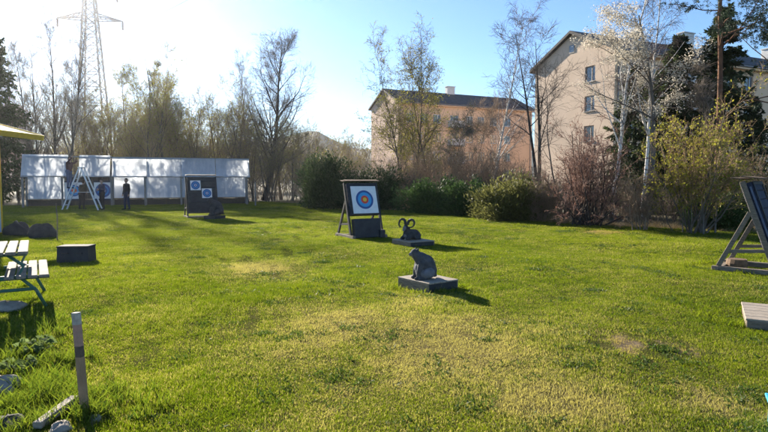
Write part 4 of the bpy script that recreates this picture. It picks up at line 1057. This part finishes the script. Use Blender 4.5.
def pine(seed, H, r0, first=.62, limbs=16, spread=.28, nclump=5):
    rng = np.random.default_rng(seed); pl = Plant()
    T = line(rng, np.zeros((1, 3)), np.array([[0.01, 0, 1.0]]), np.array([H]), 12, .012, .02); TR = radii(np.array([r0]), 12, .3)
    pl.add('trunk', tubes(T, TR, 10), 'bark_pine')
    A, AR = children(rng, T, TR, limbs, first, 1.0, (55, 95), spread, 7, .14, .06, .38, .3, .45, .012)
    pl.add('trunk', tubes(A, AR, 5), 'bark_pine')
    S_, SR = children(rng, T, TR, 9, .25, first, (70, 95), .05, 4, .1, -.02, .16, .4, .2, .008); pl.add('trunk', tubes(S_, SR, 4), 'bark_dark')
    B, BR = children(rng, A, AR, 8, .3, 1.0, (30, 70), .35, 4, .12, .05, .6, .4, .3, .006, .3)
    pl.add('crown', tubes(B, BR, 3), 'bark_dark')
    c = B[:, 1:].reshape(-1, 3); c = c + rng.normal(0, .06, c.shape)
    C = np.repeat(c, 26, 0); ax = unit(rng.normal(0, 1, C.shape) + [0, 0, .35]); C = C + ax * .09
    pl.add('crown', leaves(rng, C, .03, 5.0, 0, ax), 'needle_pine')
    return pl.meshes()
def gp(px, Y): 
    d = ray(px, 181); return Vector((d.x / d.y * Y, Y, -0.08))
def hgt(py, Y): return CAMZ + (181 - py) / FPX * Y + .08

# ---- the wood behind the shelter: bare trees, one by one
wood = [bare_tree(100 + i, 13, .20, 26, .36, 'bark', 'twig_grey', 'leaf_bud', 1800, .04, first=.2, rmin=.0095, sub=7, twigs=6, ang=(28, 50), up=.13) for i in range(4)]
budding = [bare_tree(120 + i, 11, .11, 24, .42, 'bark', 'twig_tan', 'leaf_spring', 6500, .055, first=.12, forks=2, rmin=.010, ang=(22,45)) for i in range(3)]
brown = [bare_tree(140 + i, 9, .08, 18, .46, 'bark', 'twig_brown', 'leaf_spring', 2400, .045, first=.10, forks=3, up=.16, rmin=.008) for i in range(3)]
rw = random.Random(4)
def put(kind, px, py, Y, Hn, label, name='bare_tree', group='trees of the wood behind the shelter', wx=1.0):
    me = kind[rw.randrange(len(kind))]; s = hgt(py, Y) / Hn
    return place(name, label, 'tree', me, gp(px, Y), rw.uniform(0, 6.28), (s * wx, s * wx, s), group)
for px, py, Y in ((40, 62, 43), (53, 26, 44), (66, 24, 43.5), (30, 48, 47), (18, 60, 52), (76, 70, 50)):
    put(wood, px, py, Y, 13, 'tall bare tree with a dark trunk behind the ladder end of the shelter', wx=.72)
for px, py, Y in ((150, 66, 47), (166, 58, 49), (138, 72, 52), (180, 74, 50), (158, 78, 55), (128, 84, 50)):
    put(budding, px, py, Y, 11, 'slender tree with first pale green leaves behind the middle of the shelter', 'budding_tree', 'budding trees behind the shelter', .9)
for px, py, Y in ((100, 104, 50), (112, 98, 53), (90, 92, 56), (120, 112, 51), (195, 96, 50), (208, 92, 54), (222, 88, 49), (216, 108, 52), (200, 114, 49), (84, 114, 52), (185, 108, 52), (240, 100, 48), (146, 110, 51)):
    put(brown, px, py, Y, 9, 'low brown many-stemmed tree in the wood behind the shelter', 'young_tree', 'low brown trees behind the shelter')
big = bare_tree(77, 14, .23, 34, .42, 'bark_dark', 'twig_grey', 'leaf_bud', 2400, .04, first=.15, forks=1, sub=9, twigs=6, rmin=.0095, up=.11)
place('bare_tree', 'largest round-crowned bare tree, rising past the end of the shelter', 'tree', big, gp(264, 48), 1.0, tuple([hgt(38, 48) / 14] * 3), 'trees of the wood behind the shelter')
for px, py, Y in ((244, 66, 52), (281, 78, 50), (236, 84, 49)):
    put(wood, px, py, Y, 13, 'bare tree close beside the large round-crowned one', wx=.8)
for px, py, Y in ((272, 118, 46), (252, 112, 47), (292, 128, 44), (268, 130, 43.5), (306, 122, 60), (322, 132, 66), (340, 136, 70), (356, 128, 72)):
    put(brown, px, py, Y, 9, 'low tan tree in the gap between the shelter and the dark evergreen', 'young_tree', 'low trees in the gap')
sp = spruce(31, 13, 3.2, 260, lsize=.22)
place('spruce_tree', 'dark dense spruce at the edge of the wood behind the yellow-roofed hut', 'tree', sp, gp(-2, 42), 0, tuple([hgt(24, 42) / 13] * 3))
place('spruce_tree', 'second dark spruce half hidden behind the yellow-roofed hut', 'tree', sp, gp(-26, 46), 2, tuple([hgt(20, 46) / 13] * 3))

# ---- thickets nobody could count
def thicket(name, label, path, width, n, H, m, seed, leaf=None, nleaf=0, lsize=.05, rmin=.006, hv=.35, sub=5, tw=5):
    rng = np.random.default_rng(seed); pl = Plant(); path = np.array(path, float)
    s = rng.uniform(0, len(path) - 1.001, n); i = s.astype(int); f = (s - i)[:, None]
    b = path[i] * (1 - f) + path[i + 1] * f; hh = b[:, 2] * H
    b = np.c_[b[:, 0] + rng.normal(0, width * .3, n), b[:, 1] + rng.uniform(-width, width, n), np.full(n, -.08)]
    tl = rng.normal(0, .22, (n, 3)) * [1, 1, 0] + [0, 0, 1]
    T = line(rng, b, tl, hh * rng.uniform(1 - hv, 1.1, n), 6, .10, .06); TR = radii(rng.uniform(.008, .022, n), 6, .35)
    A, AR = children(rng, T, TR, sub, .15, 1, (15, 50), .40, 4, .12, .08, .6, .4, .45, rmin); B, BR = children(rng, A, AR, tw, .1, 1, (20, 55), .5, 3, .12, .02, .7, .5, .3, rmin * .8, .15)
    for q, k in ((T, 4), (A, 3), (B, 3)): pl.add('x', tubes(q, {id(T): TR, id(A): AR, id(B): BR}[id(q)], k), m)
    if leaf:
        pts = B.reshape(-1, 3); C = pts[rng.integers(0, len(pts), nleaf)] + rng.normal(0, .06, (nleaf, 3)); pl.add('x', leaves(rng, C, lsize), leaf)
    me = pl.meshes()['x']; me.name = name; o = link(name, me); tag(o, label, 'undergrowth', None, 'stuff'); return o
q = lambda px, Y, k=1.0: (gp(px, Y).x, Y, k)
thicket('undergrowth', 'tangled brown undergrowth along the wood behind the shelter', [q(-30, 46, 1.2), q(60, 47, .8), q(120, 48, .7), q(180, 49, .7), q(250, 47, .9), q(310, 44, .8), q(345, 44, .7)], 2.2, 560, 4.8, 'twig_brown', 5, 'leaf_bud', 11000, .055, .007)
thicket('undergrowth', 'olive green bushy growth in the wood behind the shelter', [q(60, 54, .9), q(110, 53), q(180, 53, 1.2), q(240, 52, 1.1), q(300, 50, .8)], 2.5, 300, 6.2, 'twig_tan', 6, 'leaf_spring', 22000, .065, .007)
thicket('far_woods', 'far wooded belt fading behind the trees', [q(-60, 78, 1.1), q(60, 80, 1), q(160, 84, 1.05), q(260, 88, .8), q(330, 92, .6), q(372, 96, .55)], 9, 700, 13, 'twig_grey', 7, 'leaf_bud', 16000, .14, .022)
thicket('tan_thicket', 'reddish tan thicket of bare shoots in front of the orange apartment house', [q(385, 36, .8), q(420, 35, 1.0), q(460, 32, 1.0), q(500, 30, .9), q(540, 28, .6), q(575, 27, .5), q(600, 26, .45)], 2.2, 700, 3.3, 'twig_tan', 8, 'leaf_redbud', 9000, .045, .006, .3)
thicket('tan_thicket', 'dry brown growth behind the bushes under the spruces', [q(600, 25, .5), q(660, 24, .55), q(720, 23, .7), q(790, 22, 1.1), q(850, 22, 1.1)], 2.0, 320, 2.4, 'twig_brown', 9, 'leaf_olive', 7000, .05, .007)

# ---- birches and bare trees in front of the houses
def one(name, label, me, px, Y, rz=0, sc=1.0, cat='tree', group=None, wx=1.0): return place(name, label, cat, me, gp(px, Y), rz, (sc * wx, sc * wx, sc), group)
for k, (px, py, Y, sd) in enumerate(((405, 46, 37.5, 201), (417, 34, 38.5, 202), (431, 50, 38, 203))):
    one('birch_tree', ('birch of the yellow-green clump on its pink gable side', 'tallest birch in the middle of the yellow-green clump', 'birch of the yellow-green clump on its balcony side')[k], bare_tree(sd, 11, .085, 30, .34, 'bark', 'twig_birch', 'leaf_yellow', 5200, .06, first=.10, droop=.08, ang=(25, 52), low_leaf=True, sub=6, twigs=5), px, Y, k, hgt(py, Y) / 11, 'tree', 'birch clump', .9)
one('young_tree', 'small thin tree with scattered green leaves, next to the birch clump', bare_tree(204, 6, .05, 16, .36, 'bark_dark', 'twig_grey', 'leaf_olive', 2000, .055, first=.2), 447, 34, 0, hgt(108, 34) / 6)
one('birch_tree', 'tall slim bare birch in front of the windows of the orange house', bare_tree(205, 12, .10, 30, .26, 'bark_birch', 'twig_birch', None, 0, first=.2, droop=.14, ang=(28, 52), sub=6, twigs=5), 489, 38, 0, hgt(18, 38) / 12)
one('young_tree', 'thin bare tree before the balcony of the orange house', bare_tree(206, 7, .05, 16, .34, 'bark', 'twig_brown', None, 0, first=.25), 471, 37, 0, hgt(104, 37) / 7)
one('bare_tree', 'dark forked bare tree between the two apartment houses', bare_tree(207, 9.5, .12, 20, .36, 'bark_dark', 'twig_grey', None, 0, first=.25, forks=2, sub=6, twigs=4), 536, 31, .6, hgt(34, 31) / 9.5)
one('bare_tree', 'slim bare tree in front of the beige gable wall', bare_tree(208, 7.5, .06, 14, .34, 'bark', 'twig_grey', None, 0, first=.25, sub=5, twigs=3, rmin=.009), 558, 30, .6, hgt(66, 30) / 7.5)
one('birch_tree', 'tall white-trunked birch at the corner of the beige gable', bare_tree(209, 15, .15, 26, .30, 'bark_birch', 'twig_birch', None, 0, first=.22, sub=5, twigs=5, droop=.10, ang=(30, 55), lean=.01), 613, 27.5, 1.2, hgt(-60, 27.5) / 15)
one('birch_tree', 'leaning white-trunked birch rising through the blossom', bare_tree(214, 14, .13, 24, .26, 'bark_birch', 'twig_birch', None, 0, first=.25, sub=5, twigs=5, droop=.12, ang=(30, 50), lean=.03), 643, 26.5, 0.4, hgt(-40, 26.5) / 14)
one('bare_tree', 'grey straight bare trunk standing next to the pine', bare_tree(211, 8, .10, 10, .2, 'bark', 'twig_grey', None, 0, first=.5), 709, 24.5, 0, hgt(60, 24.5) / 8)
def blossom_tree(seed, H):
    rng = np.random.default_rng(seed); pl = Plant()
    T = line(rng, np.zeros((1, 3)), np.array([[.02, 0, 1.0]]), np.array([H]), 10, .05, .02); TR = radii(np.array([.10]), 10, .2); pl.add('trunk', tubes(T, TR, 8), 'bark')
    A, AR = children(rng, T, TR, 16, .42, .98, (50, 85), .34, 7, .09, .04, .5, .3, .3, .01); pl.add('trunk', tubes(A, AR, 5), 'bark')
    B, BR = children(rng, A, AR, 7, .2, 1, (25, 60), .42, 4, .1, .0, .6, .4, .4, .006); pl.add('crown', tubes(B, BR, 3), 'twig_grey')
    Q = np.concatenate([B.reshape(-1, 3), A[:, 3:].reshape(-1, 3)])
    c = np.repeat(Q[rng.random(len(Q)) < .75], 34, 0); C = c + rng.normal(0, .085, c.shape); pl.add('crown', leaves(rng, C, .04, 1.1), 'blossom')
    return pl.meshes()
one('blossom_tree', 'tree full of white blossom in front of the dark spruces', blossom_tree(19, 7.4), 648, 24.5, 3.3, hgt(18, 24.5) / 7.4, wx=1.25)
sp2 = spruce(32, 9, 2.5, 240, lsize=.17)
one('spruce_tree', 'broad dark spruce right behind the blossom tree', sp2, 668, 29, 0, hgt(42, 29) / 9, wx=1.35)
one('spruce_tree', 'tall narrow dark spruce behind the brown pine trunk', spruce(33, 10, 2.1, 230, lsize=.17, droop=.10), 710, 28, 0, hgt(14, 28) / 10, wx=1.25)
one('spruce_tree', 'low spruce filling the space between the birches', sp2, 636, 31, 2.2, hgt(70, 31) / 9, wx=1.2)
one('spruce_tree', 'dark spruce beyond the A-frame stand with drooping boughs', sp2, 752, 27, 4, hgt(100, 27) / 9)
one('pine_tree', 'straight brown pine trunk with its crown above', pine(51, 15, .15, .50, 22), 716, 25.5, 0, hgt(-110, 25.5) / 15)
one('pine_tree', 'pine whose needled boughs hang in from beyond the A-frame stand', pine(52, 12, .15, .42, 34, .36), 786, 24, 2, hgt(-30, 24) / 12)

# ---- bushes along the edge of the lawn
def bush(name, label, me, px, py, rz=0, sc=1.0, back=0.0, group=None):
    p = G(px, py); return place(name, label, 'bush', me, (p.x, p.y + back, -.06), rz, (sc, sc, sc), group)
bush('evergreen_bush', 'tall dark evergreen bush at the corner of the lawn behind the shelter end', evergreen(61, 2.9, 1.35, 1.1, 300, 70, 'leaf_dark', .075), 325, 209, 0, 1.0, .6)
bush('evergreen_bush', 'dark low bush behind the large coloured target', evergreen(62, 2.1, 1.7, 1.0, 280, 60, 'leaf_dark', .07), 372, 210, 0, 1.0, 1.2)
bush('bare_bush', 'dark purplish twiggy bush over the green hedge', shrub(63, 2.3, 1.6, 34, 'bark_dark', 'leaf_redbud', 900, .03), 418, 212, 0, 1.0, 1.4)
bush('hedge', 'low spreading dark green hedge behind the ram', evergreen(64, 1.55, 1.75, 1.0, 320, 60, 'leaf_hedge', .06), 442, 214, 0, 1.0, .7)
bush('hedge', 'low green juniper bush between the hedge and the olive bush', evergreen(65, 1.35, 1.2, .9, 240, 60, 'leaf_hedge', .06), 474, 216, 0, 1.0, .8)
bush('evergreen_bush', 'rounded olive bush with drooping pale tips', evergreen(66, 1.65, 1.45, 1.0, 320, 60, 'leaf_olive', .055), 515, 221, 0, 1.0, .7)
bush('bare_bush', 'low bare brown bush between the olive bush and the red one', shrub(70, 1.9, 1.0, 26, 'twig_brown', 'leaf_olive', 900, .03), 546, 222, 0, 1.0, .5)
bush('bare_bush', 'wide reddish bare bush with dense fanned twigs', shrub(67, 3.0, 1.95, 40, 'twig_red', 'leaf_redbud', 2600, .03, sub=7, twigs=5, rmin=.0065, bark='bark_dark', r0=.028), 592, 226, 0, 1.22, .4)
bush('bare_bush', 'small bare vase-shaped shrub next to the yellow-green bush', shrub(68, 2.3, 1.0, 14, 'twig_brown', 'leaf_redbud', 500, .025, spread=26, rmin=.006), 643, 231, 0, 1.0, .1)
bush('spring_bush', 'yellow-green leafing bush with upright stems', shrub(69, 3.7, 1.55, 30, 'twig_tan', 'leaf_yellow', 8000, .04, spread=26, bark='bark', sub=8), 700, 233, 0, 1.2, .3)
bush('evergreen_bush', 'dark green low bush at the foot of the yellow-green one', evergreen(71, 1.35, .9, .8, 180, 60, 'leaf_hedge', .05), 735, 231, 0, 1.0, .9)
bush('spring_bush', 'olive brown bush beyond the A-frame stand', shrub(72, 2.9, 1.5, 28, 'twig_tan', 'leaf_olive', 3000, .045, spread=30), 768, 231, 0, 1.0, 1.6)

# ------------------------------------------------------------------ grass
grass_src = bpy.data.collections.new('grass_source')
def tuft(seed, n, h, rad, w, lean, m, bend=.5):
    rng = np.random.default_rng(seed); V, F = [], []
    r = rad * np.sqrt(rng.uniform(0, 1, n)); a = rng.uniform(0, 6.283, n); b = np.stack([r * np.cos(a), r * np.sin(a), np.full(n, -.006)], -1)
    d = unit(rng.normal(0, lean, (n, 3)) * [1, 1, 0] + [0, 0, 1]); L = h * rng.uniform(.45, 1.15, n)[:, None]
    s = unit(np.cross(d, rng.normal(0, 1, (n, 3)))) * (w * rng.uniform(.7, 1.3, n))[:, None]
    o = unit(rng.normal(0, 1, (n, 3)) * [1, 1, 0]) * bend
    m1 = b + d * L * .55; tp = m1 + unit(d + o) * L * .5
    V = np.stack([b - s, b + s, m1 + s * .8, m1 - s * .8, tp], 1).reshape(-1, 3); k = np.arange(n)[:, None] * 5
    me = mesh_np('tuft', V, [(k + [[0, 1, 2, 3]], 0), (k + [[3, 2, 4]], 0)], [m])
    o_ = bpy.data.objects.new('tuft', me); return o_
def scatter(name, label, pts, scl, srcs, seed):
    c = bpy.data.collections.new(name + '_source')
    for s in srcs: c.objects.link(s)
    me = bpy.data.meshes.new(name); me.vertices.add(len(pts)); me.vertices.foreach_set('co', np.asarray(pts, np.float32).ravel())
    at_ = me.attributes.new('size', 'FLOAT_VECTOR', 'POINT'); at_.data.foreach_set('vector', np.asarray(scl, np.float32).ravel())
    me.materials.append(srcs[0].data.materials[0])
    o = link(name, me); tag(o, label, 'grass', None, 'stuff')
    ng = bpy.data.node_groups.new(name, 'GeometryNodeTree'); ng.interface.new_socket('Geometry', in_out='INPUT', socket_type='NodeSocketGeometry'); ng.interface.new_socket('Geometry', in_out='OUTPUT', socket_type='NodeSocketGeometry')
    n = ng.nodes; gi, go = n.new('NodeGroupInput'), n.new('NodeGroupOutput'); ip = n.new('GeometryNodeInstanceOnPoints'); ci = n.new('GeometryNodeCollectionInfo')
    ci.inputs['Collection'].default_value = c; ci.inputs['Separate Children'].default_value = True; ci.inputs['Reset Children'].default_value = True
    ip.inputs['Pick Instance'].default_value = True
    rv = n.new('FunctionNodeRandomValue'); rv.data_type = 'INT'; rv.inputs[4].default_value = 0; rv.inputs[5].default_value = len(srcs) - 1
    rr = n.new('FunctionNodeRandomValue'); rr.data_type = 'FLOAT_VECTOR'; rr.inputs[0].default_value = (-.08, -.08, 0); rr.inputs[1].default_value = (.08, .08, 6.283)
    na = n.new('GeometryNodeInputNamedAttribute'); na.data_type = 'FLOAT_VECTOR'; na.inputs[0].default_value = 'size'
    l = ng.links; l.new(gi.outputs[0], ip.inputs['Points']); l.new(ci.outputs[0], ip.inputs['Instance']); l.new(rv.outputs[2], ip.inputs['Instance Index'])
    l.new(rr.outputs[0], ip.inputs['Rotation']); l.new(na.outputs[0], ip.inputs['Scale']); l.new(ip.outputs[0], go.inputs[0])
    md = o.modifiers.new('scatter', 'NODES'); md.node_group = ng
    return o
rng = np.random.default_rng(9)
def lawn_points(K, rmax, half=R(43)):
    """points over the lawn, denser towards the place where people stand to shoot"""
    n = int(K * rmax * 2 * half); r = rng.uniform(1.6, rmax, n); th = rng.uniform(-half, half, n)
    x, y = r * np.sin(th), r * np.cos(th)
    t2 = np.arctan2(x - LO[0], y - LO[1]); rr = np.hypot(x - LO[0], y - LO[1]); k = rr < np.array([edge_r(t) for t in t2]) - .05 + rng.normal(0, .12, n)
    return x[k], y[k], r[k]
x, y, r = lawn_points(2600, 44)
keep = np.ones(len(x), bool)
for (c, rad, w) in BARE[:3]: keep &= ~((np.hypot(x - c.x, (y - c.y) * .75) < rad * .75) & (rng.random(len(x)) < .5))
dryf = np.zeros(len(x))
for (c, rad, w) in DRY: dryf = np.maximum(dryf, w * np.clip(1.2 - np.hypot(x - c.x, (y - c.y) * .75) / rad, 0, 1))
x, y, r, dryf = x[keep], y[keep], r[keep], dryf[keep]
lump = .5 + .5 * np.sin(x * 2.1 + 1.7 * np.sin(y * 1.3)) * np.sin(y * 1.9 + 1.1 * np.sin(x * 1.7))
hs = (.62 + .55 * lump * rng.uniform(.5, 1.2, len(x))) * (1 - .45 * dryf) * rng.uniform(.8, 1.2, len(x)); far = 1 + np.clip((r - 6) / 12, 0, 1.6)
srcs = [tuft(300 + i, 30, .037, .085, .0018, .40, 'blade') for i in range(6)]
scatter('grass', 'short patchy green and straw grass of the archery lawn', np.c_[x, y, lawn_z(x, y)], np.c_[far, far, hs * (1 + .12 * (far - 1))], srcs, 1)
# darker rosettes of clover and plantain among the grass
M['clover'] = leaf_mat('clover_leaf', (.075, .125, .02), (.035, .065, .012), .45, None, 6.0)
cx, cy, cr = lawn_points(9, 26); cl = []
for a_, b_, r_ in zip(cx, cy, cr):
    m_ = rng.integers(4, 22); w_ = rng.uniform(.05, .28)
    for k in range(m_): cl.append((a_ + rng.normal(0, w_), b_ + rng.normal(0, w_ * .8)))
cl = np.array(cl); s = rng.uniform(.6, 1.5, len(cl)) * (1 + np.clip((cl[:, 1] - 6) / 16, 0, 1))
scatter('clover', 'dark patches of clover and plantain scattered in the lawn', np.c_[cl, lawn_z(cl[:, 0], cl[:, 1])], np.c_[s, s, rng.uniform(.7, 1.2, len(cl))], [tuft(390 + i, 16, .05, .07, .0055, .8, 'clover', 1.2) for i in range(4)], 5)
# longer grass: the bank at the marker stake, the foot of the bushes, around posts and platforms
px_ = []
for (a, b, n, s) in ((20, 345, 10, .20), (45, 385, 12, .16), (25, 400, 12, .15), (58, 360, 7, .12), (10, 330, 12, .2), (70, 405, 5, .08), (92, 415, 6, .07), (80, 398, 4, .06), (15, 425, 8, .12), (0, 360, 8, .15), (110, 390, 3, .12), (35, 320, 8, .25), (130, 408, 2, .1)):
    c = G(a, b)
    for k in range(n * 4): px_.append((c.x + rng.normal(0, s), c.y + rng.normal(0, s)))
px_ = np.array(px_); s = rng.uniform(.6, 1.25, len(px_))
tall = [tuft(340 + i, 20, .145, .05, .0032, .30, 'blade_lush', .9) for i in range(5)]
scatter('long_grass', 'long lush grass tufts around the marker stake and the stones', np.c_[px_, lawn_z(px_[:, 0], px_[:, 1])], np.c_[s, s, s * rng.uniform(.7, 1.2, len(s))], tall, 2)
ex = []
for (x0, y0), (x1, y1) in zip(EDGE[2:13], EDGE[3:13]):
    L = math.hypot(x1 - x0, y1 - y0)
    for k in range(int(L * 26)):
        t = rng.random(); ex.append((x0 + (x1 - x0) * t + rng.normal(0, .35), y0 + (y1 - y0) * t + rng.normal(0.15, .35)))
for cc, rad, n in ((G(365, 236), .7, 60), (G(412, 246), .6, 50), (G(430, 290), .55, 50), (G(745, 268), .9, 60), (G(760, 322), .5, 30), (G(72, 262), .5, 50), (G(25, 280), .8, 70), (G(204, 217), .8, 70)):
    for k in range(n): a = rng.uniform(0, 6.28); q_ = rad * rng.uniform(.75, 1.15); ex.append((cc.x + q_ * math.cos(a), cc.y + .25 + q_ * math.sin(a) * .8))
ex = np.array(ex); s = rng.uniform(.45, 1.0, len(ex))
scatter('edge_grass', 'rougher grass at the foot of the bushes and around the stands', np.c_[ex, np.full(len(ex), -.03)], np.c_[s * 1.3, s * 1.3, s], [tuft(360 + i, 18, .13, .08, .004, .45, 'blade', .8) for i in range(4)], 3)
# dead stems and brown litter under the bushes
lx = []
for (x0, y0), (x1, y1) in zip(EDGE[3:12], EDGE[4:13]):
    L = math.hypot(x1 - x0, y1 - y0)
    for k in range(int(L * 60)):
        t = rng.random(); w = abs(rng.normal(0, 1.6)); lx.append((x0 + (x1 - x0) * t + w * .4, y0 + (y1 - y0) * t + w))
lx = np.array(lx); s = rng.uniform(.6, 1.5, len(lx))
M['straw'] = leaf_mat('straw', (.36, .27, .13), (.20, .14, .07), .35)
scatter('dead_grass', 'dry straw and litter under the bushes', np.c_[lx, np.full(len(lx), -.085)], np.c_[s, s, s], [tuft(380 + i, 16, .20, .10, .005, .6, 'straw', 1.0) for i in range(4)], 4)
# broad leaved weeds beside the stones
def weed(seed):
    r_ = np.random.default_rng(seed); pl = Plant(); n = 26
    a = r_.uniform(0, 6.28, n); d = np.stack([np.cos(a), np.sin(a), r_.uniform(.4, 1.2, n)], -1); L = r_.uniform(.06, .14, n)
    T = line(r_, np.zeros((n, 3)), d, L, 4, .1, -.05); pl.add('stems', tubes(T, radii(np.full(n, .002), 4, .6), 3), 'weed_leaf')
    pl.add('leaves', leaves(r_, np.repeat(T[:, -1], 3, 0) + r_.normal(0, .012, (n * 3, 3)), .035, 1.5), 'weed_leaf'); return pl.meshes()
for k, (a, b) in enumerate(((28, 352), (40, 348), (18, 368))):
    p = G(a, b); place('weed', 'grey-green broad-leaved weed between the long grass tufts', 'weed', weed(400 + k), (p.x, p.y, gz(p.x, p.y)), k, (1.2, 1.2, 1.2), 'weeds in the long grass')

# ------------------------------------------------------------------ haze in the air towards the sun
def haze():
    m, nt, out = nodes_of('haze'); v = N(nt, 'ShaderNodeVolumePrincipled')
    v.inputs['Color'].default_value = (.93, .95, 1, 1); v.inputs['Density'].default_value = HAZE; v.inputs['Anisotropy'].default_value = .7
    nt.links.new(v.outputs[0], out.inputs['Volume']); M['haze'] = m
    mb = MB(); mb.box((0, 681, 43), (1830, 1672, 91)); o = mb.build('haze', 'haze'); tag(o, 'thin bright haze hanging in the air towards the sun', 'haze', None, 'stuff')
HAZE = 0.00015
haze()
